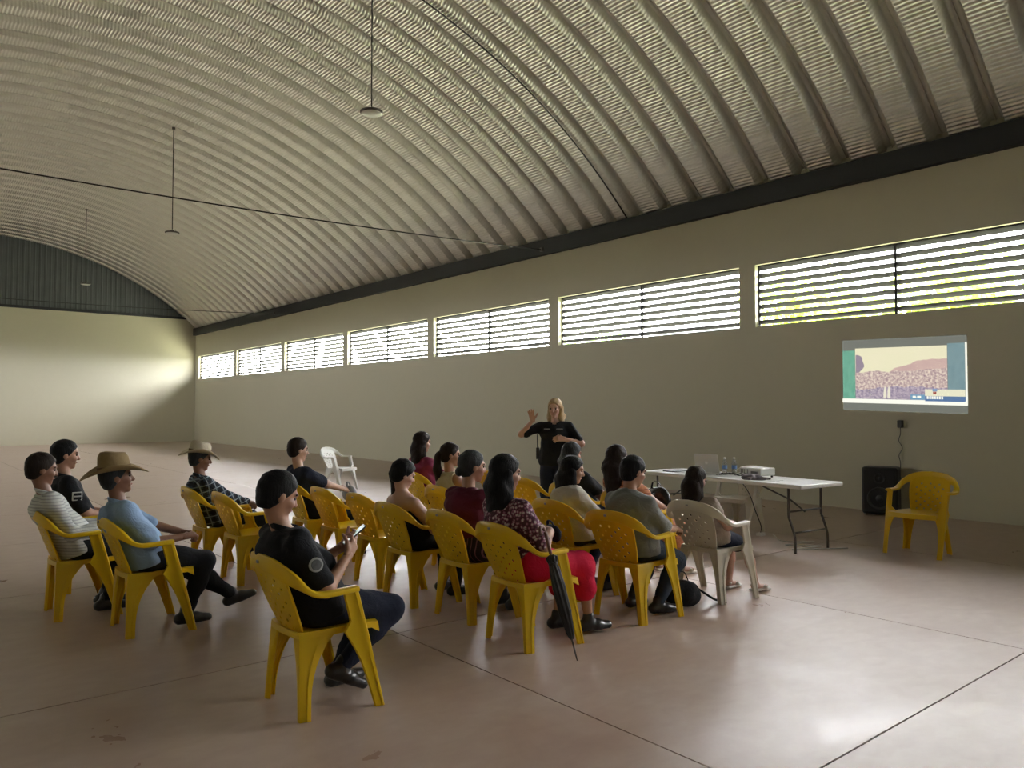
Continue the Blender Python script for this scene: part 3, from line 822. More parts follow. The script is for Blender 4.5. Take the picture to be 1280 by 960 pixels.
        V, Q = f.mesh(.0125, (.006, 36, ph + 2)); obj('skirt', np_mesh('skirt', V, Q, skirt), None, root)
    if shoes is not None:
        for A_, D_ in ((AL, lfd), (AR, rfd)):
            D_ = unit(D_); dn = unit(np.cross(D_, np.cross((0, 0, 1), D_)))
            if dn[2] > 0: dn = -dn
            f = Field(.02)
            if shoes is SANDAL:
                f.cap(A_ - D_ * .05 * s + dn * .072 * s, .016, A_ + D_ * .17 * s + dn * .072 * s, .016, (1, 2.4, 1)); f.cap(A_ + D_ * .10 * s + dn * .045 * s + np.array((0, .032, 0)), .016, A_ + D_ * .10 * s + dn * .045 * s - np.array((0, .032, 0)), .016)
                f.cap(A_ - D_ * .02 + np.array((0, .030, .0)) + dn * .02, .012, A_ - D_ * .02 - np.array((0, .030, .0)) + dn * .02, .012)
            else:
                f.cap(A_ - D_ * .045 * s + dn * .042 * s, .042 * s, A_ + D_ * .07 * s + dn * .045 * s, .042 * s, (1, 1.05, 1)); f.cap(A_ + D_ * .06 * s + dn * .048 * s, .042 * s, A_ + D_ * .165 * s + dn * .058 * s, .030 * s, (1, 1.22, 1))
                f.cap(A_ + dn * .03 * s, .044 * s, A_ - dn * .02 * s, .043 * s)
            f.cuts.append((dn, A_ + dn * .083 * s)); V, Q = f.mesh(.009); obj('shoe', np_mesh('shoe', V, Q, shoes), None, root)
    # hair
    st, hc = hair
    if st:
        f = Field(.02); pad = .012 if st in ('short', 'bun', 'pony') else .016
        f.ell(hp(-.012, 0, .032), (np.array((.096, .077, .088)) + pad) * hs, M)
        f.ell(hp(-.042, 0, -.018), np.array((.068, .077, .080)) * hs, M)
        nF = M @ unit((.80, 0, -.62)); f.cuts.append((nF, hp(.028, 0, .0)))
        f.cuts.append((M @ unit((.15, 0, -1)), hp(-.06, 0, -.085)))
        hm = [f.mesh(.009, (.0022, 95, ph))]
        g2 = Field(.03)
        if st in ('long', 'wavy', 'verylong'):
            ln = {'long': .22, 'wavy': .25, 'verylong': .34}[st]
            dn_ = unit(-u * .55 + np.array((0, 0, -.45)))
            a0 = hp(-.045, 0, .01); a1 = hp(-.062, 0, -.09); a2 = a1 + dn_ * (ln - .09) + back * .03
            g2.cap(a0, .072 * hs, a1, .072 * hs, (1, 1.18, 1)); g2.cap(a1, .066 * hs, a2, .045 * hs, (1, 1.75, 1))
            for sg in (1, -1): g2.cap(hp(-.01, sg * .062, .0), .036 * hs, a1 + dn_ * ln * .45 + np.array((.035, sg * .075, 0)) * hs, .030 * hs)
        elif st == 'pony':
            g2.ell(hp(-.115, 0, .0), np.array((.032, .034, .034)) * hs, M); a1 = hp(-.135, 0, -.04); dn_ = unit(-u + back * .15)
            g2.cap(a1, .034 * hs, a1 + dn_ * .12, .040 * hs, (1, 1.2, 1)); g2.cap(a1 + dn_ * .12, .040 * hs, a1 + dn_ * .24, .018 * hs, (1, 1.2, 1))
        elif st == 'bun': g2.ell(hp(-.105, 0, -.045), np.array((.034, .044, .040)) * hs, M)
        elif st == 'side':
            a1 = hp(-.03, .09, -.04); g2.cap(hp(-.06, .05, -.01), .055 * hs, a1, .045 * hs); g2.cap(a1, .045 * hs, a1 + np.array((.02, .03, -.20)), .028 * hs, (1, 1.3, 1))
        if g2.pr: hm.append(g2.mesh(.010, (.004 if st != 'wavy' else .010, 55 if st != 'wavy' else 45, ph)))
        V, Q = join(hm); obj('hair', np_mesh('hair', V, Q, HAIR[hc]), None, root)
    if hat: hat_mesh(root, M, hp(*hat.get('at', (-.012, 0, .070))), hat['brim'], hat['crown'], hat['h'], hat['mat'], hat['band'], hat.get('pinch', .3), hat.get('droop', .03))
    root['_j'] = 0; del root['_j']
    return dict(root=root, WL=WL, WR=WR, EL=EL, ER=ER, SL=SL, SR=SR, KL=KL, KR=KR, HP=HP, u=u)

BLK = cloth('black_cotton', (0.010, 0.011, 0.014)); NAVY = cloth('navy_cotton', (0.012, 0.016, 0.034)); DENIM = cloth('dark_denim', (0.030, 0.042, 0.062))
LBLUE = cloth('light_blue_cotton', (0.26, 0.38, 0.56)); WSTR = m_stripe('white_striped_cotton', (0.56, 0.57, 0.54), (0.36, 0.38, 0.37), 2, 45, .35)
MAROON = cloth('maroon_cotton', (0.10, 0.012, 0.030)); BEIGE = cloth('beige_cotton', (0.50, 0.44, 0.30)); OFFW = cloth('offwhite_cotton', (0.56, 0.53, 0.46))
GREYS = cloth('grey_cotton', (0.20, 0.21, 0.20)); RED = cloth('red_cotton', (0.62, 0.012, 0.055)); PINKD = cloth('dark_pink_cotton', (0.24, 0.035, 0.085))
ORCH = m_stripe('orange_checked_cotton', (0.50, 0.20, 0.10), (0.28, 0.09, 0.05), 2, 28, .3); PEACH = cloth('peach_cotton', (0.72, 0.33, 0.24))
STRP = m_stripe('dark_striped_cotton', (0.018, 0.010, 0.018), (0.22, 0.10, 0.14), 1, 30, .2); TAUPE = cloth('taupe_cotton', (0.40, 0.33, 0.28))
STRAW = m_stripe('tan_straw', (0.30, 0.215, 0.10), (0.24, 0.165, 0.075), 2, 160, .5); STRAW2 = m_stripe('pale_straw', (0.56, 0.50, 0.38), (0.48, 0.42, 0.31), 2, 160, .5)
BAND = cloth('brown_hat_band', (0.14, 0.08, 0.04)); PLAID = m_plaid(); FLORAL = m_floral()
GP = 'people seated in the audience'
def fist(c=70): return dict(curl=c, thumb=.6)

# person in black uniform with the phone
P1 = person('person in black uniform seated with a phone, round grey patch on sleeve', (1.86, 3.87), 0, .97, (-.085, .540), (-.25, 0, 1.105), (-4, -18), (.12, .02, .79), (.085, -.13, .775), (.16, .13, .088), (.07, -.10, .19), (1, .2, 0), (.88, 0, -.42), 'tan', ('short', 'black'), BLK, .78, False, NAVY, 1.0, None, SHOE, 1.17, GP, collar=BLK, elbow_out=.35, bow=.055,
    hand=dict(r=dict(d=(.55, .35, .55), n=(-.3, .8, .1), curl=42, thumb=.5), l=dict(d=(.5, -.55, .4), n=(.1, -.6, .6), curl=45)))
def patch(P, r, fr, mats, side=-1, out=.068, size=.036):
    S, E = (P['SR'], P['ER']) if side < 0 else (P['SL'], P['EL'])
    ax_ = unit(E - S); nrm = unit(np.array((-.15, side, .25)) - ax_ * (np.array((-.15, side, .25)) @ ax_))
    c = S + (E - S) * fr + nrm * out; Q = Vector(nrm).to_track_quat('Z', 'Y').to_matrix().to_4x4(); Q.translation = Vector(c)
    bm = NB(); lathe(bm, [(size, -.012), (size, .004), (size * .8, .006)], 22); bm.transform(Q); a = obj('sleeve_patch', bm, mats[0], P['root'], False)
    bm = NB(); lathe(bm, [(size * .76, .005), (size * .7, .009), (.002, .010)], 22); bm.transform(Q); obj('patch_emblem', bm, mats[1], a, False)
patch(P1, 0, .45, (plain('patch_rim', (0.30, 0.31, 0.32), .7), plain('patch_centre', (0.09, 0.10, 0.11), .8, 0, .5, 60)))
bm = NB(); M4 = Matrix.Translation((1.86 + P1['WR'][0] + .075, 3.87 + P1['WR'][1] + .075, P1['WR'][2] + .09)) @ Matrix.Rotation(R_(-18), 4, 'Z') @ Matrix.Rotation(R_(-40), 4, 'Y')
ph = empty('phone'); ph.matrix_world = M4; tag(ph, 'lit smartphone held by the person in black uniform', 'phone')
bm = NB(); bevbox(bm, -.075, .075, -.037, .037, -.0045, .0035, .003, 2); obj('case', bm, BLACKP, ph)
bm = NB(); box(bm, -.070, .070, -.033, .033, .0034, .0046); obj('screen', bm, emit('phone_screen', (0.9, 0.97, 0.95), .85 / 2 ** EXPO), ph)
bm = NB(); box(bm, -.01, .03, -.022, .02, .0047, .005); obj('screen_image', bm, emit('phone_picture', (0.55, 0.75, 0.62), .7 / 2 ** EXPO), ph)

person('person in light blue shirt wearing a tan wide-brimmed straw hat', (1.54, 5.92), 0, .95, (-.10, .535), (-.245, 0, 1.075), (-8, 6), (.26, .05, .62), (.17, -.15, .64), (.62, .12, .11), (.20, -.10, .086), (.95, 0, .25), (1, 0, 0), 'brown', ('short', 'grey'), LBLUE, .95, False, BLK, 1.0, None, SHOE, 1.10, GP, collar=LBLUE, hand=dict(r=dict(fist(75), n=(0, .3, -.9)), l=fist(60)), elbow_out=.3,
    hat=dict(brim=.205, crown=.092, h=.125, mat=STRAW, band=BAND, pinch=.30, droop=.045, at=(-.010, 0, .055)))
person('person in white striped long-sleeved shirt with dark brown hair', (1.24, 6.70), 0, .96, (-.10, .535), (-.285, 0, 1.10), (0, -8), (.16, .12, .64), (.10, -.17, .655), (.18, .12, .086), (.14, -.10, .086), (1, .1, 0), (1, 0, 0), 'brown', ('short', 'brown'), WSTR, 1.93, False, BLK, 1.0, None, SHOE, 1.06, GP, collar=WSTR, elbow_out=.4)
P4 = person('person in black shirt with a white-edged patch on the sleeve', (1.45, 7.62), 0, .99, (-.10, .540), (-.19, 0, 1.155), (-4, -5), (.16, .12, .62), (.16, -.14, .62), (.28, .12, .088), (.26, -.12, .088), skin='tan', hair=('short', 'black'), shirt=BLK, sleeve=.8, pants=NAVY, fat=1.06, group=GP, collar=BLK)
Sx = P4['SR'] + (P4['ER'] - P4['SR']) * .4
for nm_, hw_, hh_, of, mt in (('sleeve_patch', .038, .036, .0, plain('patch_white', (.55, .55, .53), .7)), ('patch_centre', .030, .028, .004, BLK), ('patch_stripe', .028, .006, .007, plain('patch_grey', (.40, .40, .38), .7))):
    bm = NB(); bevbox(bm, Sx[0] - hw_, Sx[0] + hw_, Sx[1] - .068 - of, Sx[1] - .05 - of, Sx[2] - hh_, Sx[2] + hh_, .003, 1); obj(nm_, bm, mt, P4['root'])
person('person in dark plaid shirt wearing a pale straw hat', (2.60, 7.64), 0, .93, (-.09, .535), (-.20, 0, 1.075), (-12, -8), (.26, .06, .62), (.24, -.08, .63), (.30, .12, .085), (.30, -.12, .085), skin='brown', hair=('short', 'grey'), shirt=PLAID, sleeve=1.9, pants=BLK, group=GP, fat=1.03, collar=PLAID,
    hat=dict(brim=.175, crown=.090, h=.105, mat=STRAW2, band=BAND, pinch=.25, droop=.05, at=(-.012, 0, .06)))
person('person in plain navy shirt with hands on a grey bag', (3.58, 7.55), 0, .96, (-.10, .535), (-.23, 0, 1.13), (-6, -6), (.33, .04, .68), (.30, -.08, .68), (.32, .12, .085), (.30, -.12, .085), skin='fair', hair=('short', 'brown'), shirt=NAVY, sleeve=.75, pants=BLK, group=GP, fat=1.06, elbow_out=.3)
person('bare-shouldered person in a strappy black top with dark hair over one shoulder', (3.45, 5.38), 0, .92, (-.09, .535), (-.15, .03, 1.02), (-14, -18), (.26, .08, .66), (.20, -.13, .66), (.30, .12, .085), (.28, -.10, .085), skin='fair', hair=('side', 'black'), shirt=BLK, tank=True, bare_back=True, pants=BLK, group=GP, fat=1.12, armfat=1.15, hname='strappy_top')
person('person in a dark pink top at the far end of a row', (5.20, 7.82), 0, .96, (-.09, .535), (-.17, 0, 1.15), (-6, -4), (.28, .1, .64), (.26, -.10, .64), skin='tan', hair=('long', 'brown'), shirt=PINKD, sleeve=1.4, pants=BLK, group=GP)
person('person in beige sleeveless top with a brown ponytail', (4.50, 6.25), 0, .92, (-.09, .535), (-.15, 0, 1.10), (-30, -4), (.26, .12, .64), (.26, -.12, .64), skin='tan', hair=('pony', 'brown'), shirt=BEIGE, tank=True, pants=DENIM, group=GP, twist=-8, hname='sleeveless_top')
person('person in maroon sleeveless top and dark striped skirt with pinned-up hair', (3.52, 4.72), 0, .95, (-.07, .535), (-.035, 0, 1.115), (-18, -4), (.36, .10, .62), (.34, -.10, .62), (.34, .10, .086), (.30, -.10, .086), skin='tan', hair=('bun', 'grey'), shirt=MAROON, sleeve=.28, skirt=STRP, plen=.78, group=GP, fat=1.14, armfat=1.1, shirt_low=.0)
P13 = person('person in floral blouse and red skirt with very long dark hair', (3.43, 3.97), -4, .95, (-.09, .540), (-.215, 0, 1.125), (-12, -6), (.10, .02, .735), (.06, -.12, .735), (.30, .10, .086), (.40, -.12, .10), (1, 0, 0), (1, -.15, 0), 'tan', ('verylong', 'black'), FLORAL, .85, False, None, .72, RED, SHOE, 1.18, GP, shirt_low=0, armfat=1.22, elbow_out=.65, hand=dict(r=dict(d=(.35, .75, .1), n=(-.2, .3, -.8), curl=45), l=dict(d=(.3, -.85, .0), n=(-.1, 0, -1), curl=40)))
person('person in off-white short-sleeved shirt with a long black ponytail', (4.58, 4.72), 0, .90, (-.05, .535), (-.045, 0, 1.035), (-38, -10), (.34, .08, .62), (.30, -.12, .62), (.24, .12, .085), (.26, -.10, .085), skin='tan', hair=('long', 'black'), shirt=OFFW, sleeve=.85, pants=NAVY, group=GP, fat=1.12, collar=OFFW, twist=-10)
person('grey-haired person in a black blouse', (5.62, 5.65), 0, .92, (-.09, .535), (-.20, 0, 1.095), (-10, -6), (.28, .1, .62), (.26, -.10, .62), skin='tan', hair=('long', 'grey'), shirt=BLK, sleeve=.9, pants=BLK, group=GP, fat=1.05)
person('person in orange checked top and peach skirt with long brown hair', (5.50, 4.80), -6, .93, (-.10, .535), (-.30, 0, 1.10), (-6, -6), (.20, .08, .63), (.18, -.12, .63), (.32, .10, .082), (.36, -.14, .082), skin='fair', hair=('verylong', 'brown'), shirt=ORCH, sleeve=.7, skirt=PEACH, plen=.66, shoes=SANDAL, group=GP)
person('person in grey short-sleeved shirt and dark jeans with short black hair', (4.45, 3.95), 2, .94, (-.05, .535), (-.02, 0, 1.075), (-16, -12), (.38, .06, .62), (.34, -.12, .62), (.14, .14, .086), (.13, -.11, .088), (1, .1, 0), (.95, -.3, 0), skin='tan', hair=('short', 'black'), shirt=GREYS, sleeve=.95, pants=DENIM, group=GP, fat=1.16, elbow_out=.45)
person('child in taupe top and dark blue shorts with long straight dark hair', (5.40, 3.93), -6, .80, (-.06, .520), (-.205, 0, .975), (-6, -14), (.14, .06, .60), (.12, -.09, .60), (.30, .10, .075), (.40, -.10, .075), (1, .1, 0), (1, -.1, 0), 'fair', ('verylong', 'brown'), TAUPE, .35, False, NAVY, .34, None, SANDAL, 1.0, GP, elbow_out=.8)

# the standing speaker
PS = person('person in dark uniform standing and gesturing with one raised hand, long wavy blond hair', (6.75, 7.35), 218, .99, (0, .90), (.0, 0, 1.555), (-6, -4), (.19, .15, 1.17), (.13, -.27, 1.40), (.02, .12, .088), (.02, -.12, .088), (1, .25, 0), (1, -.25, 0), 'fair', ('wavy', 'blond'), BLK, .80, False, NAVY, 1.0, None, SHOE, 1.18, None, bow=.01, collar=BLK, rpole=(-.1, -.9, -.8), lpole=(-.3, .9, -.5), knee_pole=(1, 0, 0),
    hand=dict(r=dict(d=(.1, -.15, 1), n=(1, .1, 0), curl=14, spread=7, thumb=.2), l=dict(d=(.35, -.9, .05), n=(-.6, 0, -.5), curl=25)))
rd = empty('belt_radio', (6.75, 7.35, 0), R_(218)); tag(rd, 'black belt radio on the hip of the standing person in uniform', 'radio')
bm = NB(); bevbox(bm, -.03, .03, -.245, -.205, .90, 1.05, .008); obj('body', bm, BLACKP, rd)
bm = NB(); sweep(bm, [(.015, -.225, 1.05), (.015, -.23, 1.22)], [.009, .006], 8); obj('antenna', bm, BLACKP, rd)
bm = NB(); sweep(bm, [(-.01, -.225, 1.045), (-.01, -.225, 1.065)], .009, 8); obj('knob', bm, BLACKP, rd)
bd = Matrix.Rotation(R_(218), 4, 'Z')
for sg, w_ in ((-1, .04), (1, .04)):
    bm = NB(); bevbox(bm, .128, .142, sg * .08 - w_, sg * .08 + w_, 1.285, 1.30, .003, 1); obj('name_tape', bm, plain('name_tape', (.25, .26, .28), .7), PS['root'])

# umbrella leaning by the red skirt
UMB = plain('black_nylon', (0.012, 0.013, 0.014), 0.28)
tip = Vector((3.35, 3.45, .004)); topu = Vector((3.27, 3.64, .74)); axu = (topu - tip); Lu = axu.length; axn = axu.normalized()
um = empty('umbrella'); um.matrix_world = Matrix.Translation(tip) @ axn.to_track_quat('Z', 'Y').to_matrix().to_4x4(); tag(um, 'furled black umbrella leaning against the chair of the person in red skirt', 'umbrella')
bm = NB(); rings = []
for z, r in ((.13, .010), (.17, .022), (.30, .034), (.45, .036), (.55, .031), (.60, .025), (.615, .030), (.64, .034), (.655, .012)):
    rings.append([bm.verts.new((r * (1 + .22 * math.cos(8 * a + z * 9)) * math.cos(a), r * (1 + .22 * math.cos(8 * a + z * 9)) * math.sin(a), z)) for a in np.linspace(0, 2 * math.pi, 49)[:-1]])
for a, b in zip(rings, rings[1:]):
    for k in range(48): bm.faces.new((a[k], a[(k + 1) % 48], b[(k + 1) % 48], b[k]))
bm.faces.new(rings[0][::-1]); bm.faces.new(rings[-1]); cano = obj('canopy', bm, UMB, um, True)
bm = NB(); lathe(bm, [(.026, .588), (.030, .592), (.030, .606), (.026, .610)], 16, cap=False); obj('strap', bm, BLACKP, cano)
bm = NB(); sweep(bm, [(0, 0, 0), (0, 0, .03), (0, 0, .14)], [.003, .005, .006], 8); obj('tip', bm, STEEL, um, True)
bm = NB(); sweep(bm, [(0, 0, .10), (0, 0, .70)], .006, 8); obj('shaft', bm, STEEL, um, True)
bm = NB(); sweep(bm, smooth_path([(0, 0, .66), (0, 0, .74), (0, .0, .80), (.02, .0, .835), (.055, .0, .83), (.07, .0, .79)], 4), .012, 8); obj('handle', bm, plain('brown_handle', (.16, .07, .05), .4), um, True)

# bags
def bag(name, loc, rz, size, mat, label, cat='bag', strap=True):
    t = empty(name, loc, R_(rz)); tag(t, label, cat); a, b, c = size
    f = Field(.05); f.cap((-a * .5, 0, c * .42), c * .42, (a * .5, 0, c * .40), c * .40, (1, b / c, 1)); f.ell((0, 0, c * .62), (a * .55, b * .42, c * .36)); f.cuts.append(((0, 0, -1), (0, 0, .004)))
    V, Q = f.mesh(.012, (.010, 30, 1.3)); obj('pouch', np_mesh('pouch', V, Q, mat), None, t)
    if strap: bm = NB(); sweep(bm, smooth_path([(-a * .5, 0, c * .7), (-a * .3, .02, c * 1.15), (a * .2, .02, c * 1.2), (a * .5, 0, c * .7)], 6), [(.010, .004)] * 19, 8); obj('strap', bm, mat, t, True)
    return t
b1 = bag('handbag', (4.90, 3.86, 0), -10, (.15, .20, .22), BLK, 'slumped black handbag on the floor with a strap trailing out')
bm = NB(); sweep(bm, smooth_path([(.10, 0, .16), (.20, -.03, .09), (.30, -.04, .03), (.37, -.05, .018), (.33, -.10, .014)], 5), [(.026, .009)] * 21, 8); obj('trailing_strap', bm, BLK, b1, True)
bag('handbag', (5.72, 4.80, .615), 80, (.18, .13, .20), plain('glossy_black_vinyl', (.012, .012, .014), .25), 'glossy black handbag on the lap of the person in orange checked top')
bag('handbag', (3.93, 7.53, .56), 80, (.16, .12, .17), plain('grey_vinyl', (.30, .30, .31), .5), 'grey handbag on the lap of the person in navy shirt')
bag('handbag', (5.98, 5.55, .60), 60, (.18, .15, .22), BLK, 'soft black handbag on the lap of the grey-haired person')
bag('handbag', (3.58, 3.93, .64), 80, (.10, .08, .12), BLK, 'small black handbag in the lap of the person in red skirt')

# ------------------------------------------------------------------ table and what stands on it
TZ = .745
tb = empty('folding_table', (7.98, 5.52, 0), R_(-5)); tag(tb, 'long white folding table with grey tube legs', 'table')
bm = NB(); bevbox(bm, -.38, .38, -1.20, 1.20, TZ - .045, TZ, .012, 3); obj('tabletop', bm, WHITEP, tb)
for sg in (-1, 1):
    lf_ = NB()
    for xs_ in (-.29, .29):
        bm = NB(); sweep(bm, smooth_path([(xs_, sg * .98, TZ - .04), (xs_, sg * .98, .40), (xs_ * 1.0, sg * 1.0, .34), (xs_ * 1.0, sg * 1.05, .20), (xs_, sg * 1.06, .12), (xs_, sg * 1.06, .0)], 4), .0135, 8); obj('leg', bm, STEEL, tb, True)
    lf_.free()
    for z_, y_ in ((.44, .98), (.22, 1.045)):
        bm = NB(); sweep(bm, [(-.29, sg * y_, z_), (.29, sg * y_, z_)], .010, 8); obj('crossbar', bm, STEEL, tb, True)
    bm = NB(); sweep(bm, [(0, sg * .98, .42), (0, sg * .80, .53), (0, sg * .30, TZ - .05)], .010, 8); obj('brace', bm, STEEL, tb, True)
def on_table(lx, ly, rz=0): 
    v = Matrix.Rotation(R_(-5), 4, 'Z') @ Vector((lx, ly, 0)); return (7.98 + v.x, 5.52 + v.y, TZ), R_(-5 + rz)
def emp_t(name, lx, ly, rz, label, cat, group=None):
    l, r = on_table(lx, ly, rz); return tag(empty(name, l, r), label, cat, group)
lp = emp_t('laptop', .06, .36, 8, 'open silver laptop with its lid back turned to the audience', 'laptop')
bm = NB(); bevbox(bm, -.12, .12, -.17, .17, .001, .018, .005, 2); obj('base', bm, SILVER, lp)
bm = NB(); bevbox(bm, -.004, .004, -.17, .17, 0, .235, .004, 2, Matrix.Translation((-.118, 0, .018)) @ Matrix.Rotation(R_(-14), 4, 'Y')); ld_ = obj('lid', bm, SILVER, lp)
bm = NB(); lathe(bm, [(.020, 0), (.020, .0012)], 20); bm.transform(Matrix.Translation((-.118 - .0335, 0, .14)) @ Matrix.Rotation(R_(-104), 4, 'Y')); obj('lid_emblem', bm, plain('pale_emblem', (.85, .86, .87), .3), ld_)
bm = NB(); box(bm, -.06, .09, -.14, .14, .0181, .0195); obj('keyboard', bm, BLACKP, lp)
PET = NT('clear_plastic'); PET.col((.86, .91, .94)); PET.rough(.12); PET.b.inputs['Transmission Weight'].default_value = .75; PET.b.inputs['IOR'].default_value = 1.2
for k, (lx, ly) in enumerate(((.00, .13), (.09, .06))):
    bt = emp_t('water_bottle', lx, ly, 0, ('clear plastic water bottle with blue label standing closest to the laptop', 'clear plastic water bottle with blue label standing on the projector side')[k], 'bottle', 'water bottles on the folding table')
    bm = NB(); lathe(bm, [(.026, .001), (.031, .008), (.031, .06), (.029, .065), (.031, .07), (.031, .135), (.026, .16), (.014, .185), (.0125, .195)], 18); obj('bottle_body', bm, PET.m, bt, True)
    bm = NB(); lathe(bm, [(.0145, .193), (.0145, .212), (.012, .214)], 14); obj('cap', bm, WHITEP, bt)
    bm = NB(); lathe(bm, [(.0318, .075), (.0318, .118)], 18, cap=False); obj('label_sleeve', bm, plain('blue_label', (.16, .30, .62), .5), bt)
pj = emp_t('projector', .10, -.27, -3, 'white projector aimed at the wall picture', 'projector')
bm = NB(); bevbox(bm, -.13, .13, -.16, .16, .022, .115, .016, 3); obj('body', bm, WHITEP, pj)
bm = NB(); lathe(bm, [(.040, 0), (.040, .022), (.030, .024), (.026, .012)], 20); bm.transform(Matrix.Translation((.128, .07, .07)) @ Matrix.Rotation(R_(90), 4, 'Y')); obj('lens', bm, BLACKP, pj, True)
bm = NB()
for k in range(5): box(bm, -.1325, -.128, .02 + k * .024, .036 + k * .024, .045, .095)
obj('vent', bm, GREYP, pj)
bm = NB(); box(bm, -.1325, -.129, -.12, -.02, .045, .075); obj('port_panel', bm, plain('port_panel_grey', (.16, .16, .16), .5), pj)
for a_ in (-.1, .1):
    for b_ in (-.13, .13): bm = NB(); lathe(bm, [(.012, 0), (.012, .024)], 10, a_, b_); obj('foot', bm, BLACKP, pj)
cb = emp_t('cable_bundle', -.15, -.14, 0, 'tangled white and black cables beside the projector', 'cable')
for k in range(4):
    bm = NB(); pts = [(-.06 + .25 * (i / 9) + .04 * math.sin(i * 1.7 + k), .18 - .36 * i / 9 + .05 * math.cos(i * 2.1 + k * 2), .012 + .035 * abs(math.sin(i * .9 + k))) for i in range(10)]
    sweep(bm, smooth_path(pts, 4), .005, 6); obj('cable', bm, WHITEP if k < 2 else BLACKP, cb, True)
pp = emp_t('paper_stack', -.20, -.46, 12, 'crumpled grey cloth and papers in front of the projector', 'papers')
f = Field(.04); f.ell((0, 0, .012), (.11, .14, .028)); f.ell((.03, .06, .02), (.07, .05, .03)); f.cuts.append(((0, 0, -1), (0, 0, .001))); V, Q = f.mesh(.009, (.012, 60, 2)); obj('cloth', np_mesh('cloth', V, Q, plain('mauve_grey_cloth', (.27, .235, .25), .9)), None, pp)
bm = NB(); box(bm, -.10, .11, -.30, -.01, .0005, .003); obj('sheet', bm, plain('white_paper', (.75, .75, .73), .7), pp)
nbk = emp_t('notebook', -.10, .84, 4, 'thin dark folder lying at the far end of the folding table', 'folder')
bm = NB(); bevbox(bm, -.14, .10, -.10, .10, .001, .014, .004, 2); obj('cover', bm, BLACKP, nbk)
bm = NB(); box(bm, -.09, .13, -.22, -.09, .001, .004); obj('sheet', bm, bpy.data.materials['white_paper'], nbk)
# cables on the floor
fc = tag(obj('floor_cable', (lambda b: (sweep(b, smooth_path([(8.55, 5.35, .006), (8.2, 5.0, .006), (8.45, 4.75, .006), (8.0, 4.85, .006), (8.25, 4.55, .006), (7.8, 4.65, .006), (8.35, 4.3, .006)], 8), .006, 6), b)[1])(NB()), WHITEP, None, True), 'white cable coiled on the floor under the folding table', 'cable')
ex = empty('extension_lead', (8.36, 5.40, 0), 0); tag(ex, 'black lead hanging from the folding table to a white socket block', 'cable')
bm = NB(); bevbox(bm, -.05, .05, -.035, .035, 0, .04, .006, 2); obj('socket_block', bm, WHITEP, ex)
bm = NB(); sweep(bm, smooth_path([(0, 0, .04), (.01, .0, .12), (-.03, .05, .30), (-.02, .14, .50), (-.08, .22, .66), (-.10, .22, .70)], 6), .006, 6); obj('lead', bm, BLACKP, ex, True)

# ------------------------------------------------------------------ loudspeaker by the wall
sp = empty('loudspeaker', (11.42, 5.36, 0), R_(197)); tag(sp, 'tall black loudspeaker standing on the floor against the wall', 'loudspeaker')
f = NB(); bevbox(f, -.20, .17, -.24, .24, .02, .70, .035, 3); cab = obj('cabinet', f, BLACKP, sp)
bm = NB(); bevbox(bm, .165, .185, -.215, .215, .05, .67, .010, 2); obj('grille', bm, plain('black_mesh', (.016, .016, .017), .7, 0, .5, 90), sp)
for r_, z_ in ((.165, .25), (.075, .54)):
    bm = NB(); lathe(bm, [(r_, 0), (r_, .012), (r_ * .93, .016), (r_ * .85, .004), (r_ * .35, -.01), (r_ * .30, .004), (.004, .010)], 30); bm.transform(Matrix.Translation((.184, 0, z_)) @ Matrix.Rotation(R_(90), 4, 'Y')); obj('cone', bm, plain('speaker_cone', (.035, .036, .038), .4), sp, True)
for a_ in (-.15, .12):
    for b_ in (-.2, .2): bm = NB(); lathe(bm, [(.018, 0), (.018, .022)], 10, a_, b_); obj('foot', bm, GREYP, sp)
pl = empty('wall_socket', (XR, 5.20, 1.33)); tag(pl, 'black plug in a wall socket under the projected picture with a hanging lead', 'socket')
bm = NB(); bevbox(bm, -.012, .0, -.035, .035, -.055, .055, .004, 2); obj('socket_plate', bm, plain('grey_plate', (.25, .24, .21), .5), pl)
bm = NB(); bevbox(bm, -.075, -.010, -.035, .035, -.06, .05, .010, 2); obj('plug', bm, BLACKP, pl)
bm = NB(); sweep(bm, smooth_path([(-.04, 0, -.05), (-.03, .005, -.15), (-.03, .03, -.25), (-.03, -.02, -.36), (-.03, .03, -.47), (-.03, .01, -.60), (-.06, .03, -.85)], 6), .006, 6); obj('lead', bm, BLACKP, pl, True)

# ------------------------------------------------------------------ projected picture on the wall
Yl, Yr = 6.09, 4.29; ZT = (2.625, 2.585); ZB_ = (1.535, 1.475)
def wp(px, py, off):
    u_ = (px - 98) / 1037; v_ = (py - 90) / 615
    zt, zb = ZT[0] + (ZT[1] - ZT[0]) * u_, ZB_[0] + (ZB_[1] - ZB_[0]) * u_
    return (XR - off, Yl + (Yr - Yl) * u_, zt + (zb - zt) * v_)
def quad(name, x0, y0, x1, y1, off, mat, parent):
    bm = NB(); a = [bm.verts.new(wp(*q, off)) for q in ((x0, y0), (x1, y0), (x1, y1), (x0, y1))]; b = [bm.verts.new(wp(*q, off - .001)) for q in ((x0, y0), (x1, y0), (x1, y1), (x0, y1))]
    bm.faces.new(a); bm.faces.new(b[::-1])
    for k in range(4): bm.faces.new((a[k], b[k], b[(k + 1) % 4], a[(k + 1) % 4]))
    return obj(name, bm, mat, parent)
KE = 0.85 / 2 ** EXPO
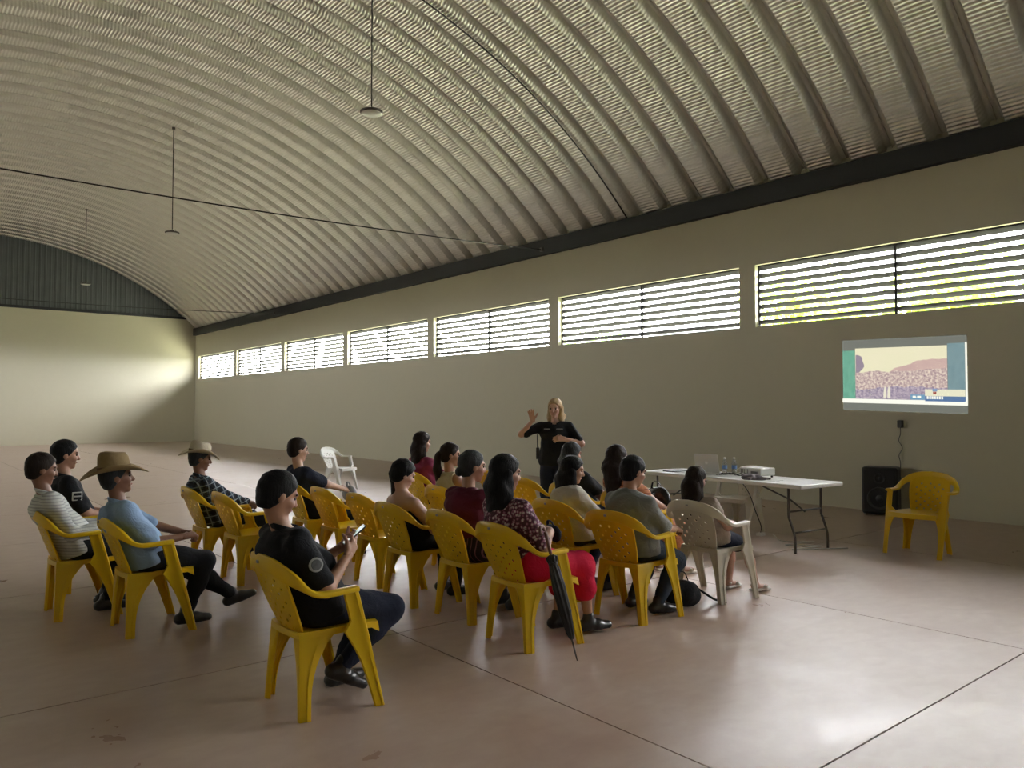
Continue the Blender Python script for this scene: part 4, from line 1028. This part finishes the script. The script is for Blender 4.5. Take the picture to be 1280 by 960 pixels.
def m_pic():
    t = NT('projected_scene'); g = t.n('TexCoord').outputs['Generated']; sp_ = t.n('SeparateXYZ'); t.l(g, sp_.inputs[0])
    U = t.math('SUBTRACT', 1.0, sp_.outputs[1]); Vv = sp_.outputs[2]
    n1 = t.noise(t.mapped(g, (1, 6, 6)), 1.0, 2); n2 = t.noise(t.mapped(g, (1, 22, 15)), 1.6, 4, .65)
    hill = t.math('ADD', t.math('MULTIPLY', t.math('SINE', t.math('MULTIPLY', t.math('SUBTRACT', U, .30), 2.6)), .24), t.math('ADD', .50, t.math('MULTIPLY', t.math('SUBTRACT', n1, .5), .12)))
    fh = t.math('LESS_THAN', Vv, hill)
    sky = t.mix(n1, (0.95, 0.92, 0.62), (1.0, 0.93, 0.66)); hl = t.mix(n1, (0.62, 0.42, 0.40), (0.80, 0.58, 0.50))
    town = t.ramp(n2, (0.32, (0.34, 0.22, 0.28)), (0.48, (0.62, 0.47, 0.44)), (0.62, (0.95, 0.80, 0.66)))
    c = t.mix(fh, sky, hl); c = t.mix(t.math('LESS_THAN', Vv, t.math('ADD', .50, t.math('MULTIPLY', n1, .1))), c, town)
    fore = t.ramp(n2, (0.35, (0.25, 0.20, 0.32)), (0.6, (0.62, 0.52, 0.58))); c = t.mix(t.math('LESS_THAN', Vv, t.math('ADD', .16, t.math('MULTIPLY', n1, .16))), c, fore)
    t.col((.02, .02, .02)); t.l(c, t.b.inputs['Emission Color']); t.b.inputs['Emission Strength'].default_value = KE; return t.m
def m_side(name, a, b):
    t = NT(name); g = t.n('TexCoord').outputs['Generated']; t.col((.02, .02, .02))
    t.l(t.mix(t.noise(t.mapped(g, (1, 2.2, 5)), 1.6, 3), a, b), t.b.inputs['Emission Color']); t.b.inputs['Emission Strength'].default_value = KE; return t.m
pi = tag(empty('projected_picture', (XR, 5.2, 2.05)), 'bright projected landscape picture with news banner on the cream wall', 'picture'); pi.location = (0, 0, 0)
quad('dim_border', 98, 90, 1135, 705, .003, emit('dim_projection', (.20, .21, .18), KE), pi)
mp = quad('picture', 215, 165, 985, 603, .005, m_pic(), pi)
quad('side_panel', 100, 182, 213, 603, .005, m_side('green_panel', (.10, .32, .22), (.25, .62, .44)), pi)
quad('side_panel', 988, 150, 1119, 603, .005, m_side('blue_panel', (.16, .27, .30), (.30, .44, .46)), pi)
WH = emit('bright_projection', (1.0, 1.0, .88), KE * 1.15)
quad('bright_edge', 94, 604, 1136, 640, .006, WH, pi); quad('bright_edge', 1121, 145, 1136, 604, .006, WH, pi)
bn = quad('news_banner', 808, 516, 1118, 570, .007, emit('cream_banner', (.95, .92, .68), KE), pi)
quad('banner_bar', 808, 571, 1118, 612, .007, emit('blue_banner', (.12, .22, .42), KE), bn)
quad('banner_bar', 690, 560, 806, 602, .007, emit('sky_banner', (.20, .40, .58), KE), bn)
for x0, x1 in ((708, 735), (745, 776)): quad('banner_text', x0, 570, x1, 588, .008, WH, bn)
for k in range(7): quad('banner_text', 822 + k * 19, 572, 836 + k * 19, 594, .008, WH, bn)
quad('emblem', 868, 512, 905, 532, .009, emit('emblem_blue', (.25, .38, .62), KE), bn); quad('emblem', 872, 534, 898, 556, .009, emit('emblem_red', (.42, .10, .08), KE), bn)
for x0 in (462, 496):
    bm = NB(); pts = [(x0, 590), (x0 + 4, 530), (x0 + 10, 500), (x0 + 14, 490), (x0 + 19, 500), (x0 + 26, 535), (x0 + 26, 590)]
    bm.faces.new([bm.verts.new(wp(*q, .007)) for q in pts]); obj('pale_figure', bm, emit('pale_figure', (.95, .90, .72), KE), mp)
bm = NB(); cx_, cy__ = 230, 300
bm.faces.new([bm.verts.new(wp(cx_ + 62 * math.cos(a) * (1 + .12 * math.sin(5 * a)), cy__ + 78 * math.sin(a), .0065)) for a in np.linspace(-1.75, 1.75, 16)]); obj('tree_silhouette', bm, emit('violet_tree', (.36, .29, .36), KE), mp)

# ------------------------------------------------------------------ outdoors
bm = NB(); box(bm, XR + .2, 120, -60, 120, -.6, -.25); box(bm, -110, XL - .2, -60, 120, -.6, -.25)
tag(obj('ground', bm, plain('dry_grass_ground', (.42, .42, .30), .9, 0, .2, .3)), 'pale dry ground outside the windows', None, None, 'structure')
LEAF = [m_leaf('leaf_bright', (0.12, 0.22, 0.02), (0.34, 0.46, 0.05)), m_leaf('leaf_deep', (0.04, 0.10, 0.02), (0.15, 0.26, 0.05))]
BARK = plain('bark', (.10, .075, .055), .9, 0, .3, 6, .5, 20)
def tree(x, y, h, r, n, mat, label, seed):
    t = empty('tree', (x, y, -.25)); tag(t, label, 'tree', 'trees outside the louvered windows'); rs = np.random.RandomState(seed)
    bm = NB(); sweep(bm, smooth_path([(0, 0, 0), (.05, .03, h * .3), (-.05, .0, h * .6), (0, .05, h * .85)], 5), list(np.linspace(.16, .04, 16)), 8); obj('trunk', bm, BARK, t, True)
    for k in range(5):
        a = k * 1.26 + seed; bm = NB(); sweep(bm, smooth_path([(0, 0, h * (.4 + .07 * k)), (math.cos(a) * r * .4, math.sin(a) * r * .4, h * (.52 + .07 * k)), (math.cos(a) * r * .8, math.sin(a) * r * .8, h * (.58 + .07 * k))], 4), list(np.linspace(.06, .015, 9)), 6); obj('branch', bm, BARK, t, True)
    cl = rs.normal(0, 1, (26, 3)); cl /= np.linalg.norm(cl, axis=1)[:, None]; cl *= rs.rand(26, 1) ** .5 * np.array((r, r, h * .30)) * .85
    c = cl[rs.randint(0, 26, n)] + rs.normal(0, .30 * r / 1.6, (n, 3)) + (0, 0, h * .68)
    d1 = rs.normal(0, 1, (n, 3)); d1 /= np.linalg.norm(d1, axis=1)[:, None]; d2 = np.cross(d1, rs.normal(0, 1, (n, 3))); d2 /= np.linalg.norm(d2, axis=1)[:, None]
    sz = (.07 + .05 * rs.rand(n))[:, None]
    V = np.stack([c - d1 * sz, c + d2 * sz * .5, c + d1 * sz, c - d2 * sz * .5], 1).reshape(-1, 3); Q = np.arange(4 * n).reshape(-1, 4)
    tag(obj('foliage', np_mesh('foliage', V, Q, mat, False), None, t), None, None, None, 'stuff')
tree(15.6, 5.6, 4.6, 1.9, 6000, LEAF[0], 'bright green leafy tree behind the window over the projected picture', 1)
tree(16.4, 9.4, 5.0, 1.6, 5000, LEAF[0], 'yellow-green tree behind the second louvered window', 2)
tree(17.5, 1.0, 4.4, 2.0, 5000, LEAF[1], 'deep green tree behind the window above the lone yellow chair', 3)
tree(24.0, 24.0, 5.5, 2.3, 4000, LEAF[1], 'deep green tree behind the windows halfway along the long wall', 4)
hs_ = empty('house', (22, 15.5, -.25)); tag(hs_, 'low white house outside the louvered windows', 'house')
WHW = plain('white_render', (.62, .64, .64), .8)
bm = NB(); box(bm, 0, 5, -2.6, 2.6, 0, 4.3); obj('wall', bm, WHW, hs_)
bm = NB(); bevbox(bm, -.4, 5.4, -3.0, 3.0, 4.3, 4.55, .03, 1); obj('roof', bm, plain('grey_roof', (.18, .21, .23), .7), hs_)
for y_ in (-1.3, 1.3):
    bm = NB(); box(bm, -.05, .02, y_ - .6, y_ + .6, 2.6, 3.8); w_ = obj('window', bm, plain('teal_frame', (.06, .16, .20), .5), hs_)
    bm = NB(); box(bm, -.06, -.04, y_ - .5, y_ + .5, 2.7, 3.7); obj('pane', bm, plain('dark_pane', (.03, .05, .06), .1), w_)
